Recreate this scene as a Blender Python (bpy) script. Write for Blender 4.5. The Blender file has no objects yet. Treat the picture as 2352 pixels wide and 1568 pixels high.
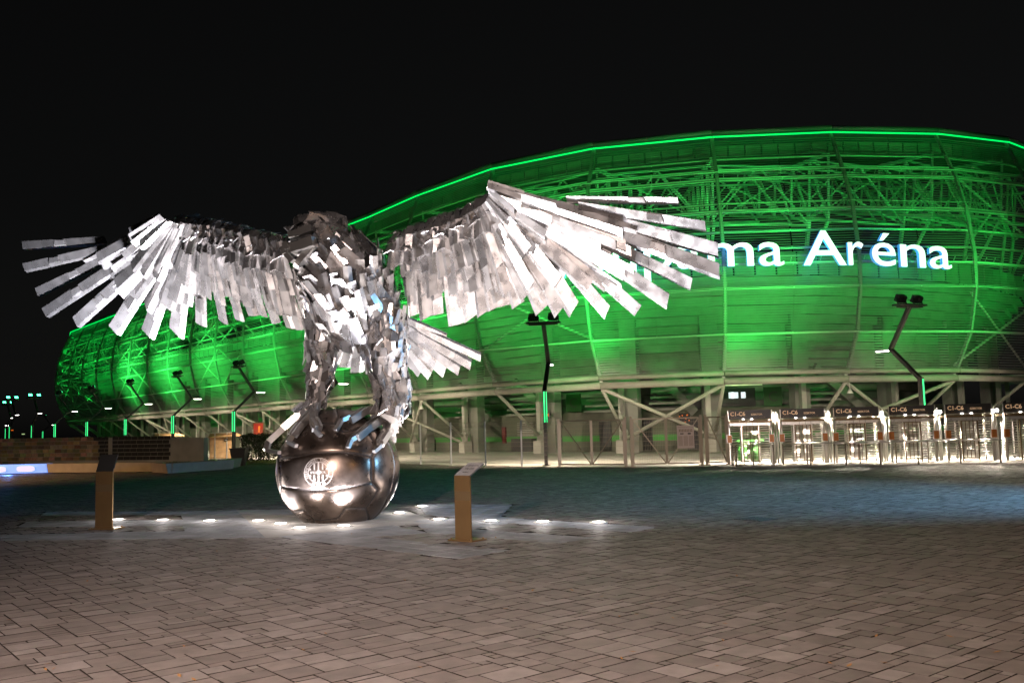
import bpy, bmesh, math, random
import numpy as np
from mathutils import Vector, Matrix, Euler
random.seed(7)
scene = bpy.context.scene
COL = scene.collection
PI = math.pi
# ---------------------------------------------------------------- camera
cd = bpy.data.cameras.new('camera'); cam = bpy.data.objects.new('camera', cd); COL.objects.link(cam)
cam.location = (0, 0, 2.0)
cam.rotation_mode = 'QUATERNION'
cam.rotation_quaternion = (Matrix.Rotation(PI/2 + math.atan(194.6/2100), 3, 'X') @ Matrix.Rotation(-math.atan(.0262), 3, 'Z')).to_quaternion()
cd.sensor_width = 36; cd.lens = 36*2100/2352; cd.clip_end = 2000
scene.camera = cam
# ---------------------------------------------------------------- night sky, faint added city glow, exposure
w = bpy.data.worlds.new('World'); scene.world = w; w.use_nodes = True
nt = w.node_tree; bg = nt.nodes['Background']
sky = nt.nodes.new('ShaderNodeTexSky'); sky.sky_type = 'NISHITA'; sky.sun_disc = False
sky.sun_elevation = math.radians(4); sky.sun_rotation = math.radians(200)
hs = nt.nodes.new('ShaderNodeHueSaturation'); hs.inputs['Saturation'].default_value = .12
nt.links.new(sky.outputs[0], hs.inputs['Color']); nt.links.new(hs.outputs[0], bg.inputs[0])
bg.inputs[1].default_value = .0018
sl = bpy.data.lights.new('city_glow', 'SUN'); sl.energy = .012; sl.angle = math.radians(8); sl.color = (1, .93, .85)  # weak sun lamp added as a stand-in for city glow
so = bpy.data.objects.new('city_glow', sl); COL.objects.link(so); so.rotation_euler = (math.radians(50), 0, math.radians(20))
scene.view_settings.view_transform = 'Standard'; scene.view_settings.look = 'None'
scene.view_settings.exposure = 0; scene.view_settings.gamma = 1; scene.view_settings.use_curve_mapping = False
scene.render.engine = 'CYCLES'; scene.cycles.use_denoising = True
scene.cycles.max_bounces = 6; scene.cycles.sample_clamp_indirect = 4

# ---------------------------------------------------------------- materials
MAT = {}
def mat(name, col, rough=.6, metal=0, noise=0, nscale=4, emit=None, estr=0, bump=0, bscale=40, spec=.5, rnoise=0, objcol=False, attr=None):
    m = bpy.data.materials.new(name); m.use_nodes = True; MAT[name] = m
    t = m.node_tree; b = t.nodes['Principled BSDF']
    b.inputs['Base Color'].default_value = (*col, 1); b.inputs['Roughness'].default_value = rough
    b.inputs['Metallic'].default_value = metal; b.inputs['Specular IOR Level'].default_value = spec
    tc = t.nodes.new('ShaderNodeTexCoord')
    src = None
    if objcol or attr:
        if objcol: s = t.nodes.new('ShaderNodeObjectInfo'); out = s.outputs['Color']
        else: s = t.nodes.new('ShaderNodeAttribute'); s.attribute_name = attr; out = s.outputs['Color']
        src = out
    if noise:
        n = t.nodes.new('ShaderNodeTexNoise'); n.inputs['Scale'].default_value = nscale; n.inputs['Detail'].default_value = 6
        if objcol or attr: 
            g = t.nodes.new('ShaderNodeNewGeometry'); t.links.new(g.outputs['Position'], n.inputs['Vector'])
        else: t.links.new(tc.outputs['Object'], n.inputs['Vector'])
        r = t.nodes.new('ShaderNodeMapRange'); r.inputs[1].default_value = .3; r.inputs[2].default_value = .7
        r.inputs[3].default_value = 1-noise; r.inputs[4].default_value = 1+noise
        t.links.new(n.outputs['Fac'], r.inputs[0])
        mx = t.nodes.new('ShaderNodeMix'); mx.data_type = 'RGBA'; mx.blend_type = 'MULTIPLY'; mx.inputs[0].default_value = 1
        mx.inputs[6].default_value = (*col, 1)
        if src: t.links.new(src, mx.inputs[6])
        t.links.new(r.outputs[0], mx.inputs[7]); src = mx.outputs[2]
        if rnoise:
            r2 = t.nodes.new('ShaderNodeMapRange'); r2.inputs[1].default_value = .3; r2.inputs[2].default_value = .7
            r2.inputs[3].default_value = rough-rnoise; r2.inputs[4].default_value = rough+rnoise
            t.links.new(n.outputs['Fac'], r2.inputs[0]); t.links.new(r2.outputs[0], b.inputs['Roughness'])
    if src: t.links.new(src, b.inputs['Base Color'])
    if bump:
        n2 = t.nodes.new('ShaderNodeTexNoise'); n2.inputs['Scale'].default_value = bscale; n2.inputs['Detail'].default_value = 5
        g = t.nodes.new('ShaderNodeNewGeometry'); t.links.new(g.outputs['Position'], n2.inputs['Vector'])
        bp = t.nodes.new('ShaderNodeBump'); bp.inputs['Strength'].default_value = bump; bp.inputs['Distance'].default_value = .01
        t.links.new(n2.outputs['Fac'], bp.inputs['Height']); t.links.new(bp.outputs[0], b.inputs['Normal'])
    if emit:
        b.inputs['Emission Color'].default_value = (*emit, 1); b.inputs['Emission Strength'].default_value = estr
    return m
mat('ground', (.11, .095, .085), .8, noise=.3, nscale=1.5)
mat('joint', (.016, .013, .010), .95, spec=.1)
mat('paver_field', (1, 1, 1), .62, noise=.2, nscale=6, bump=.5, bscale=70, attr='tone')
mat('paver', (1, 1, 1), .62, noise=.2, nscale=6, bump=.5, bscale=70, objcol=True)
mat('inlay_tile', (1, 1, 1), .75, noise=.2, nscale=2, attr='tone', bump=.15, bscale=50)
mat('inlay_slab', (1, 1, 1), .75, noise=.2, nscale=1.2, attr='tone', bump=.15, bscale=50)
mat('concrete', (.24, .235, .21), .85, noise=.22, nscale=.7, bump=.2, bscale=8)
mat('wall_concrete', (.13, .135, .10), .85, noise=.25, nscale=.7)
mat('forecourt', (.34, .32, .29), .8, noise=.15, nscale=.6)
mat('precast', (.42, .40, .36), .75, noise=.12, nscale=1.5)
mat('paintgreen', (.05, .30, .04), .6)
mat('steel_white', (.62, .61, .57), .45, noise=.08, nscale=2)
mat('steel_ring', (.40, .385, .33), .5, noise=.1, nscale=2)
mat('steel_dim', (.30, .30, .28), .5)
mat('sector_green', (.02, .09, .02), .6)
mat('steel_galv', (.52, .50, .46), .4, metal=.6)
mat('slat', (.24, .25, .23), .4, metal=.35)
mat('roof', (.10, .10, .10), .7)
mat('dark', (.02, .02, .02), .5)
mat('lamp_post', (.045, .04, .038), .45, metal=.3)
mat('rim_led', (.02, .2, .05), .5, emit=(0, 1, .13), estr=1.25)
mat('green_led', (.1, .5, .2), .5, emit=(.05, 1, .28), estr=1.6)
mat('flood_glass', (.1, .5, .2), .3, emit=(.05, 1, .35), estr=14)
mat('led_white', (.8, .8, .8), .4, emit=(1, .93, .86), estr=14)
mat('uplight_glass', (.8, .8, .8), .3, emit=(1, .93, .88), estr=9)
mat('letter_face', (.8, .8, .8), .4, emit=(.93, .96, 1), estr=1.25)
mat('letter_side', (.3, .5, .8), .4, emit=(.05, .35, .9), estr=.75)
mat('stainless', (.66, .64, .64), .29, metal=.86, noise=.11, nscale=3.4, rnoise=.09)
mat('stainless_core', (.16, .15, .145), .45, metal=.8)
mat('claw', (.42, .40, .38), .3, metal=.9, noise=.1, nscale=3)
mat('bronze', (.15, .115, .095), .30, metal=.92, noise=.35, nscale=3.2, rnoise=.07, bump=.06, bscale=9)
mat('groove', (.05, .04, .035), .5, metal=.6)
mat('crest', (.30, .26, .23), .5, metal=.55)
mat('stele', (.30, .19, .085), .38, metal=.75, noise=.1, nscale=3)
mat('plaque', (.55, .52, .49), .32, metal=.9, noise=.12, nscale=6)
mat('engraving', (.10, .09, .08), .6)
mat('tile_wall', (1, 1, 1), .7, noise=.2, nscale=5, objcol=True)
mat('bench', (.27, .22, .17), .75, noise=.12, nscale=2)
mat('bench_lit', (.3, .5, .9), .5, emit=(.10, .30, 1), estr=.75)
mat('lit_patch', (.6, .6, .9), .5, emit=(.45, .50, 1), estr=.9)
mat('wood', (.42, .25, .12), .7, noise=.25, nscale=3)
mat('wood_shaded', (.12, .075, .045), .75, noise=.2, nscale=3)  # same planks, darkened for the hut's shaded side
mat('alu', (.62, .62, .60), .35, metal=.7)
mat('bin', (.015, .015, .015), .5)
mat('leaf', (.03, .045, .015), .7, noise=.5, nscale=3)
mat('twig', (.05, .035, .02), .8)
mat('grass', (.07, .10, .02), .9, noise=.3, nscale=20)
mat('red_screen', (.3, .02, .01), .5, emit=(1, .03, .02), estr=.15)
mat('amber', (.4, .2, .03), .5, emit=(1, .16, .01), estr=.7)
mat('white_light', (.8, .8, .8), .5, emit=(.85, .95, 1), estr=1.0)
mat('tube_light', (.8, .8, .7), .5, emit=(.75, 1, .45), estr=.55)
mat('chrome', (.72, .70, .66), .28, metal=.85)
mat('brown_metal', (.16, .11, .055), .45, metal=.5)
mat('reader', (.34, .12, .02), .4, metal=.2)
mat('sign_dark', (.018, .016, .013), .45)
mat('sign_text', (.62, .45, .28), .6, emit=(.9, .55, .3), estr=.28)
mat('fence', (.30, .26, .20), .45, metal=.6)
mat('poster', (.50, .42, .37), .6)
mat('ink', (.05, .045, .04), .7)
mat('redpanel', (.14, .01, .01), .5)
mat('dead_leaf', (.28, .13, .03), .8)
mat('camera_white', (.7, .69, .64), .4)
mat('bark', (.03, .025, .02), .9)

# random tone per eagle plate: uneven brushing plus painted-in specular contrast
t_ = MAT['stainless'].node_tree; b_ = t_.nodes['Principled BSDF']; oi = t_.nodes.new('ShaderNodeObjectInfo')
r_ = t_.nodes.new('ShaderNodeMapRange'); r_.inputs[3].default_value = .5; r_.inputs[4].default_value = 1.2; t_.links.new(oi.outputs['Random'], r_.inputs[0])
src_ = b_.inputs['Base Color'].links[0].from_socket; mx_ = t_.nodes.new('ShaderNodeMix'); mx_.data_type = 'RGBA'; mx_.blend_type = 'MULTIPLY'; mx_.inputs[0].default_value = 1
t_.links.new(src_, mx_.inputs[6]); t_.links.new(r_.outputs[0], mx_.inputs[7]); t_.links.new(mx_.outputs[2], b_.inputs['Base Color'])
# ---------------------------------------------------------------- mesh helpers
class MB:
    def __init__(s): s.v = []; s.f = []; s.mi = []; s.cols = None
    def add(s, vs, fs, mi=0):
        o = len(s.v); s.v.extend([tuple(q) for q in vs]); s.f.extend([tuple(i+o for i in f) for f in fs]); s.mi.extend([mi]*len(fs)); return s
    def box(s, c, d, mi=0, M=None):
        x, y, z = d[0]/2, d[1]/2, d[2]/2
        vs = [Vector((sx*x, sy*y, sz*z)) for sx in (-1, 1) for sy in (-1, 1) for sz in (-1, 1)]
        if M is not None: vs = [M @ q for q in vs]
        vs = [q + Vector(c) for q in vs]
        return s.add(vs, [(0, 1, 3, 2), (4, 6, 7, 5), (0, 4, 5, 1), (2, 3, 7, 6), (0, 2, 6, 4), (1, 5, 7, 3)], mi)
    def bar(s, a, b, wd, hd=None, mi=0, up=(0, 0, 1)):
        a, b = Vector(a), Vector(b); hd = hd or wd; d = (b-a)
        if d.length < 1e-6: return s
        d.normalize(); upv = Vector(up)
        if abs(d.dot(upv)) > .98: upv = Vector((0, 1, 0))
        x = d.cross(upv).normalized(); y = x.cross(d).normalized()
        vs = [p + x*sx*wd/2 + y*sy*hd/2 for p in (a, b) for sx, sy in ((-1, -1), (1, -1), (1, 1), (-1, 1))]
        return s.add(vs, [(3, 2, 1, 0), (4, 5, 6, 7), (0, 1, 5, 4), (1, 2, 6, 5), (2, 3, 7, 6), (3, 0, 4, 7)], mi)
    def tube(s, pts, r, n=8, mi=0, cap=True, r2=None):
        pts = [Vector(p) for p in pts]; rings = []
        for i, p in enumerate(pts):
            d = (pts[min(i+1, len(pts)-1)] - pts[max(i-1, 0)]).normalized()
            upv = Vector((0, 0, 1)) if abs(d.z) < .95 else Vector((0, 1, 0))
            x = d.cross(upv).normalized(); y = x.cross(d).normalized()
            rr = r if r2 is None else r + (r2-r)*i/(len(pts)-1)
            rings.append([p + x*math.cos(2*PI*k/n)*rr + y*math.sin(2*PI*k/n)*rr for k in range(n)])
        vs = [q for g in rings for q in g]; fs = []
        for i in range(len(rings)-1):
            for k in range(n):
                fs.append((i*n+k, i*n+(k+1) % n, (i+1)*n+(k+1) % n, (i+1)*n+k))
        if cap: fs.append(tuple(range(n-1, -1, -1))); fs.append(tuple(range((len(rings)-1)*n, len(rings)*n)))
        return s.add(vs, fs, mi)
    def prism(s, poly, z0, z1, mi=0):
        n = len(poly)
        vs = [(p[0], p[1], z0) for p in poly] + [(p[0], p[1], z1) for p in poly]
        fs = [tuple(range(n-1, -1, -1)), tuple(range(n, 2*n))] + [(i, (i+1) % n, n+(i+1) % n, n+i) for i in range(n)]
        return s.add(vs, fs, mi)
    def quad(s, a, b, c, d, mi=0): return s.add([a, b, c, d], [(0, 1, 2, 3)], mi)
    def mesh(s, name, mats):
        me = bpy.data.meshes.new(name); me.from_pydata(s.v, [], s.f)
        for m in mats: me.materials.append(MAT[m])
        if len(mats) > 1: me.polygons.foreach_set('material_index', s.mi)
        me.update(); return me
    def build(s, name, mats, parent=None, smooth=False, loc=None):
        if isinstance(mats, str): mats = [mats]
        o = bpy.data.objects.new(name, s.mesh(name, mats)); COL.objects.link(o)
        if smooth: o.data.polygons.foreach_set('use_smooth', [True]*len(o.data.polygons)); o.data.update()
        if parent: o.parent = parent
        if loc: o.location = loc
        return o
def tag(o, label=None, cat=None, group=None, kind=None):
    if label: o['label'] = label
    if cat: o['category'] = cat
    if group: o['group'] = group
    if kind: o['kind'] = kind
    return o
def thing(name, label, cat, loc=(0, 0, 0), rz=0, group=None, parent=None):
    o = bpy.data.objects.new(name, None); COL.objects.link(o); o.location = loc; o.rotation_euler = (0, 0, rz)
    o.empty_display_size = .2
    if parent: o.parent = parent
    return tag(o, label, cat, group)
def kids(o): return [c for c in bpy.data.objects if c.parent == o]
def copy_tree(o, parent=None):
    c = o.copy(); COL.objects.link(c)
    if parent: c.parent = parent
    for ch in list(o.children): copy_tree(ch, c)
    return c
def lamp(name, typ, loc, energy, col=(1, 1, 1), target=None, size=60, blend=.5, rad=.1, parent=None):
    l = bpy.data.lights.new(name, typ); l.energy = energy; l.color = col
    if typ == 'SPOT': l.spot_size = math.radians(size); l.spot_blend = blend
    l.shadow_soft_size = rad
    o = bpy.data.objects.new(name, l); COL.objects.link(o); o.location = loc
    if target is not None:
        d = Vector(target)-Vector(loc); o.rotation_mode = 'QUATERNION'; o.rotation_quaternion = d.to_track_quat('-Z', 'Y')
    if parent: o.parent = parent
    return o
TXT = {}
def text_mesh(body, size, extrude=.01, offset=0.0, align='LEFT'):
    key = (body, size, extrude, offset, align)
    if key in TXT: return TXT[key]
    c = bpy.data.curves.new('lettering', 'FONT'); c.body = body; c.size = size; c.extrude = extrude; c.offset = offset; c.align_x = align
    c.resolution_u = 4
    o = bpy.data.objects.new('tmp', c); COL.objects.link(o)
    dg = bpy.context.evaluated_depsgraph_get(); me = bpy.data.meshes.new_from_object(o.evaluated_get(dg))
    bpy.data.objects.remove(o); bpy.data.curves.remove(c); me.materials.clear()
    TXT[key] = me; return me
def text(body, size, m, M, parent=None, name='lettering', extrude=.004, offset=0, align='LEFT'):
    me = text_mesh(body, size, extrude, offset, align).copy(); me.materials.append(MAT[m]); me.transform(M)
    o = bpy.data.objects.new(name, me); COL.objects.link(o)
    if parent: o.parent = parent
    return o
def wall_M(loc, rz=0, tilt=0):   # text standing upright, facing -Y turned by rz
    return Matrix.Translation(loc) @ Matrix.Rotation(rz, 4, 'Z') @ Matrix.Rotation(PI/2+tilt, 4, 'X')
# light levels of the green floods, the uplights and the gate lamps (watts)
GREEN_IN, GREEN_OUT, UP_E, TURN_E = 1.0, 15000, 4700, 3200
# eagle layout in metres: (along the wing axis, height) ...
LW= [[(-5.62,6.97,-9.48,7.13,0.21),(-5.47,6.89,-9.49,6.54,0.21),(-5.33,6.92,-9.37,5.89,0.22),(-5.24,6.8,-9.09,5.37,0.24),(-5.1,6.67,-8.16,5.03,0.26),(-4.77,6.71,-6.92,4.72,0.29),(-4.5,6.8,-6.03,4.61,0.31),(-4.23,6.85,-5.17,4.6,0.31),(-3.96,6.83,-4.33,4.73,0.26),(-3.69,6.84,-3.68,4.78,0.26),(-3.38,6.77,-3.18,4.8,0.24),(-3.12,6.71,-2.72,4.88,0.26),(-2.85,6.65,-2.47,4.83,0.26),(-2.51,6.58,-2.04,4.64,0.26),(-2.17,6.51,-1.67,4.51,0.26),(-1.83,6.44,-1.42,4.46,0.26),(-1.5,6.34,-1.09,4.42,0.24)],[(-4.69,7.28,-7.5,6.53,0.31),(-4.64,7.2,-6.85,6.4,0.31),(-4.55,7.11,-6.61,6.26,0.32),(-4.46,7.03,-6.77,5.97,0.34),(-4.37,6.98,-6.45,5.63,0.38),(-4.23,6.97,-5.88,5.28,0.38),(-4.09,6.91,-5.17,5.2,0.38),(-4.0,6.87,-4.67,5.31,0.38),(-3.87,6.78,-4.35,5.48,0.34),(-3.69,6.8,-3.82,5.36,0.32),(-3.56,6.79,-3.5,5.19,0.31),(-3.34,6.73,-3.2,5.21,0.27),(-3.07,6.7,-2.94,5.22,0.27),(-2.81,6.64,-2.68,5.06,0.27),(-2.51,6.58,-2.38,5.15,0.26),(-2.21,6.51,-2.09,4.95,0.26),(-1.91,6.45,-1.79,4.82,0.26),(-1.62,6.35,-1.5,4.8,0.26)],[(-4.55,7.3,-6.57,6.76,0.31),(-4.5,7.22,-5.75,6.19,0.32),(-4.41,7.13,-5.51,6.02,0.32),(-4.28,7.08,-4.91,6.27,0.31),(-4.23,7.08,-5.23,5.92,0.38),(-4.09,7.03,-4.59,6.28,0.31),(-4.0,6.98,-4.49,5.75,0.32),(-3.82,6.93,-4.04,6.05,0.29),(-3.69,6.91,-3.86,5.74,0.29),(-3.47,6.89,-3.55,5.97,0.27),(-3.29,6.84,-3.24,5.76,0.26),(-3.07,6.78,-3.07,5.67,0.26),(-2.85,6.72,-2.72,5.54,0.26),(-2.64,6.7,-2.47,5.48,0.26),(-2.38,6.64,-2.21,5.53,0.26),(-2.08,6.57,-1.92,5.37,0.26),(-1.83,6.51,-1.67,5.28,0.26),(-1.54,6.41,-1.38,5.22,0.26)],[(-4.51,7.37,-5.69,7.11,0.29),(-4.46,7.29,-5.52,6.78,0.29),(-4.37,7.24,-5.28,6.61,0.29),(-4.28,7.2,-4.96,6.73,0.27),(-4.19,7.15,-4.77,6.45,0.29),(-4.05,7.14,-4.45,6.72,0.27),(-3.92,7.12,-4.18,6.66,0.26),(-3.78,7.07,-4.0,6.64,0.26),(-3.6,7.05,-3.73,6.47,0.26),(-3.38,6.99,-3.42,6.29,0.26),(-3.16,6.94,-3.2,6.35,0.26),(-2.9,6.84,-2.9,6.21,0.26),(-2.68,6.78,-2.59,6.07,0.26),(-2.42,6.72,-2.34,6.05,0.24),(-2.17,6.62,-2.04,5.88,0.26),(-1.91,6.56,-1.79,5.86,0.24),(-1.66,6.5,-1.58,5.81,0.24),(-1.45,6.44,-1.33,5.64,0.24)]]
LE= [(-4.74,7.36),(-4.46,7.47),(-4.05,7.36),(-3.56,7.24),(-3.07,7.09),(-2.55,6.91),(-2.04,6.77),(-1.62,6.67),(-1.29,6.59)]
RW= [[(4.7,6.95,7.9,6.67,0.16),(4.85,6.9,8.39,6.11,0.21),(5.01,6.8,8.64,5.62,0.3),(4.94,6.74,8.63,5.13,0.27),(4.85,6.68,7.99,4.93,0.25),(4.75,6.63,7.45,4.59,0.27),(4.56,6.58,6.78,4.41,0.25),(4.38,6.6,6.06,4.42,0.25),(4.25,6.55,5.37,4.52,0.29),(4.12,6.53,5.04,4.52,0.27),(3.96,6.51,4.63,4.55,0.29),(3.74,6.49,4.13,4.68,0.3),(3.58,6.44,3.76,4.7,0.3),(3.38,6.4,3.53,4.62,0.29),(3.19,6.32,3.26,4.56,0.29),(2.96,6.27,2.98,4.42,0.29),(2.76,6.25,2.79,4.37,0.29),(2.53,6.21,2.59,4.3,0.29),(2.27,6.17,2.17,4.59,0.29),(2.0,6.15,1.91,4.54,0.29),(1.77,6.14,1.61,4.62,0.29)],[(3.95,7.17,6.94,6.21,0.27),(4.01,7.07,6.68,5.84,0.3),(4.04,6.97,6.79,5.65,0.25),(4.07,6.91,6.04,5.78,0.32),(4.07,6.84,6.8,5.29,0.27),(4.06,6.81,6.46,4.95,0.27),(4.03,6.75,5.78,4.99,0.3),(4.0,6.69,5.43,5.41,0.3),(3.97,6.66,5.08,5.1,0.29),(3.87,6.61,4.8,5.05,0.3),(3.74,6.59,4.73,4.81,0.3),(3.68,6.56,4.26,4.78,0.3),(3.55,6.54,3.89,4.96,0.3),(3.42,6.49,3.66,4.82,0.3),(3.22,6.41,3.38,4.9,0.3),(3.03,6.36,3.12,5.0,0.3),(2.83,6.31,2.83,4.71,0.3),(2.6,6.3,2.57,4.98,0.3),(2.37,6.25,2.24,4.93,0.3),(2.1,6.21,2.05,4.98,0.3),(1.87,6.19,1.78,4.87,0.3),(1.64,6.18,1.58,5.04,0.3)],[(3.88,7.24,5.31,6.71,0.27),(3.91,7.14,5.31,6.51,0.27),(3.94,7.04,5.15,6.37,0.27),(3.94,6.98,5.02,6.14,0.29),(3.91,6.89,4.95,6.07,0.29),(3.87,6.83,4.6,5.84,0.3),(3.81,6.77,4.41,5.74,0.3),(3.74,6.74,4.19,5.6,0.3),(3.65,6.71,4.22,5.55,0.3),(3.55,6.67,3.87,5.55,0.29),(3.42,6.61,3.65,5.44,0.29),(3.29,6.56,3.46,5.51,0.29),(3.09,6.48,3.27,5.68,0.29),(2.9,6.43,3.13,5.32,0.29),(2.7,6.39,2.81,5.46,0.29),(2.5,6.34,2.51,5.36,0.29),(2.3,6.32,2.32,5.43,0.29),(2.1,6.3,2.09,5.51,0.29),(1.9,6.26,1.86,5.53,0.29),(1.67,6.21,1.62,5.48,0.29)],[(3.82,7.27,4.61,7.0,0.25),(3.85,7.18,4.51,6.78,0.25),(3.85,7.11,4.37,6.57,0.25),(3.82,7.02,4.34,6.48,0.27),(3.75,6.96,4.11,6.28,0.27),(3.68,6.91,4.02,6.32,0.27),(3.59,6.85,3.73,6.28,0.25),(3.49,6.8,3.6,6.22,0.25),(3.36,6.75,3.41,6.08,0.27),(3.23,6.69,3.28,6.18,0.27),(3.06,6.61,3.08,6.07,0.27),(2.9,6.56,2.89,6.02,0.27),(2.74,6.51,2.76,6.1,0.27),(2.54,6.46,2.52,5.83,0.27),(2.34,6.41,2.33,6.0,0.27),(2.14,6.4,2.13,5.83,0.27),(1.94,6.35,1.93,6.0,0.27),(1.74,6.3,1.7,5.89,0.27),(1.54,6.25,1.5,6.06,0.25)]]
RE= [(4.08,7.24),(3.84,7.3),(3.6,7.2),(3.3,7.07),(2.97,6.94),(2.64,6.85),(2.31,6.75),(1.98,6.67),(1.64,6.56),(1.37,6.49)]
TAIL= [[(-0.2,4.57,-0.88,3.66,0.23),(-0.11,4.57,-0.62,3.56,0.3),(-0.01,4.53,-0.31,3.43,0.32),(0.11,4.52,0.05,3.4,0.22),(0.58,4.53,1.18,3.54,0.25),(0.52,4.53,1.36,3.36,0.25),(0.58,4.56,1.6,3.29,0.26),(0.65,4.59,1.97,3.34,0.26),(0.71,4.61,2.33,3.38,0.25),(0.77,4.64,2.63,3.49,0.23),(0.83,4.69,2.87,3.66,0.19)],[(0.12,4.61,-0.21,3.89,0.3),(0.27,4.58,0.26,3.81,0.3),(0.68,4.67,1.34,3.97,0.27),(0.74,4.73,1.71,4.04,0.25),(0.83,4.78,2.07,4.16,0.19)]]
LEGL= [(-0.44,4.75,0.2,0.45),(-0.4,3.99,0.25,0.44),(-0.46,3.29,0.2,0.36),(-0.54,2.75,0.25,0.25),(-0.6,2.45,0.35,0.2)]
LEGR= [(1.13,4.67,0.1,0.52),(1.13,3.92,0.15,0.5),(1.15,3.28,0.1,0.46),(1.24,2.69,0.0,0.42),(1.19,2.23,0.25,0.3)]
TORSO= [(-0.34,6.45,1.1,0.3),(-0.24,6.32,0.95,0.42),(-0.09,6.08,0.75,0.62),(0.22,5.62,0.5,0.92),(0.3,5.07,0.15,1.0),(0.27,4.55,-0.15,0.92),(0.18,4.2,-0.45,0.5)]
# ================================================================ GROUND
E1 = Vector((math.cos(math.radians(39)), math.sin(math.radians(39)), 0)); E2 = Vector((-E1.y, E1.x, 0))
g = MB(); g.quad((-600, -200, -.014), (600, -200, -.014), (600, 900, -.014), (-600, 900, -.014))
tag(g.build('ground', 'ground'), kind='structure')
jb = MB(); jb.quad((-32, 3, -.010), (30, 3, -.010), (30, 37, -.010), (-32, 68, -.010))
paving = tag(jb.build('plaza_paving', 'joint'), kind='structure')
def inside(p, poly):
    c = False; n = len(poly); x, y = p[0], p[1]
    for i in range(n):
        x1, y1 = poly[i]; x2, y2 = poly[(i+1) % n]
        if (y1 > y) != (y2 > y) and x < (x2-x1)*(y-y1)/(y2-y1)+x1: c = not c
    return c
SLAB = [(-7.37,24.32),(-4.82,17.78),(-4.12,18.32),(-3.48,18.73),(-2.60,19.51),(-1.68,19.71),(-2.14,21.22),(-2.79,23.00),(-5.12,23.97)]
INLAY = [[(-7.37,24.32),(-4.82,17.78),(-7.47,18.18),(-10.28,18.44),(-10.92,19.58),(-8.90,19.59),(-6.95,19.41),(-7.41,20.55),(-11.45,21.22),(-11.94,22.61),(-7.92,21.99),(-8.44,23.28),(-12.48,24.26),(-12.93,25.47),(-8.93,24.46)],
 [(-4.61,17.93),(-0.91,14.30),(-0.12,15.13),(-2.63,17.35),(-1.72,17.91),(-2.60,19.51),(-3.48,18.73),(-4.12,18.32)],
 [(-2.27,20.20),(-1.72,17.91),(0.73,15.81),(1.37,16.48),(-0.93,18.39),(-0.18,19.28),(-1.04,20.63),(-1.77,20.69)],
 [(-1.04,20.63),(-0.18,19.28),(2.10,17.14),(2.74,17.86),(-0.02,20.24),(-0.36,20.75),(-0.10,23.85),(-2.62,24.75),(-2.10,21.5)]]
def clip(sub, conv):
    out = sub
    for i in range(len(conv)):
        a = conv[i]; b = conv[(i+1) % len(conv)]; inp = out; out = []
        if not inp: break
        f = lambda p: (b[0]-a[0])*(p[1]-a[1])-(b[1]-a[1])*(p[0]-a[0])
        for k in range(len(inp)):
            p = inp[k]; q = inp[(k+1) % len(inp)]; fp, fq = f(p), f(q)
            if fp >= 0: out.append(p)
            if fp*fq < 0:
                t = fp/(fp-fq); out.append((p[0]+(q[0]-p[0])*t, p[1]+(q[1]-p[1])*t))
    return out
ALLIN = INLAY+[SLAB]
# random ashlar bond on a .14 m module
U = .108
TONES = [(.150,.123,.110), (.161,.134,.120), (.138,.113,.101), (.174,.147,.134), (.144,.120,.108), (.122,.100,.089), (.196,.168,.154)]
occ = set(); pavers = []
sizes = [(3,3),(4,2),(3,2),(2,2),(4,3),(3,1),(2,1),(4,2),(3,2),(3,3)]
FORE = [(-70,150),(-17.3,66.5),(-5.3,51.6),(.3,45.9),(2.1,43.9),(5.2,41.9),(8.7,41.6),(9,38.8),(20.6,37.4),(60,33.2),(90,120)]
LAWN = [(-26.2, 64), (-15.3, 57.1), (-15.7, 64.6), (-25.6, 74.7)]
def in_view(x, y): return 5.2 < y < 66 and abs(x) < .64*y+3.5 and -31 < x < 29 and not inside((x, y), FORE) and not inside((x, y), LAWN) and not (x < -20 and y > 62)
rs = random.Random(3)
for j in range(-300, 620):
    for i in range(-120, 420):
        if (i, j) in occ: continue
        c = E1*(i*U)+E2*(j*U)
        if not in_view(c.x, c.y): continue
        rs.shuffle(sizes)
        for (a, b) in (sizes if c.y < 30 else [(4, 3), (3, 3)]+sizes)+[(2,1),(1,1)]:
            cells = [(i+p, j+q) for p in range(a) for q in range(b)]
            if not any(k in occ for k in cells): break
        occ.update(cells); pavers.append((i, j, a, b, rs.choice(TONES), rs.uniform(.93, 1.08), rs.uniform(-.0025, .0025), rs.uniform(-1, 1), rs.uniform(-1, 1)))
P2 = []
for q in pavers:
    i, j, a, b = q[:4]; c = E1*((i+a/2)*U)+E2*((j+b/2)*U)
    if any(inside(c, p) for p in ALLIN): continue
    P2.append((a*b/(c.y**3), c, q))
P2.sort(key=lambda t: -t[0])
def paver_mesh(mb, c, a, b, dz=0, tx=0, ty=0):
    gap = .0048; ch = .0025; hx = a*U/2-gap; hy = b*U/2-gap
    vs = []
    for (sx, sy) in ((-1,-1),(1,-1),(1,1),(-1,1)): vs.append(c+E1*(sx*hx)+E2*(sy*hy)+Vector((0, 0, -.012)))
    for (sx, sy) in ((-1,-1),(1,-1),(1,1),(-1,1)): vs.append(c+E1*(sx*(hx-ch))+E2*(sy*(hy-ch))+Vector((0, 0, dz+(tx*sx+ty*sy)*.0015)))
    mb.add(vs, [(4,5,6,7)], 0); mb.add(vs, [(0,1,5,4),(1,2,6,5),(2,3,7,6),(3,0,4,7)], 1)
cache = {}; fld = MB(); ftone = []
nsing = 0
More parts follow.
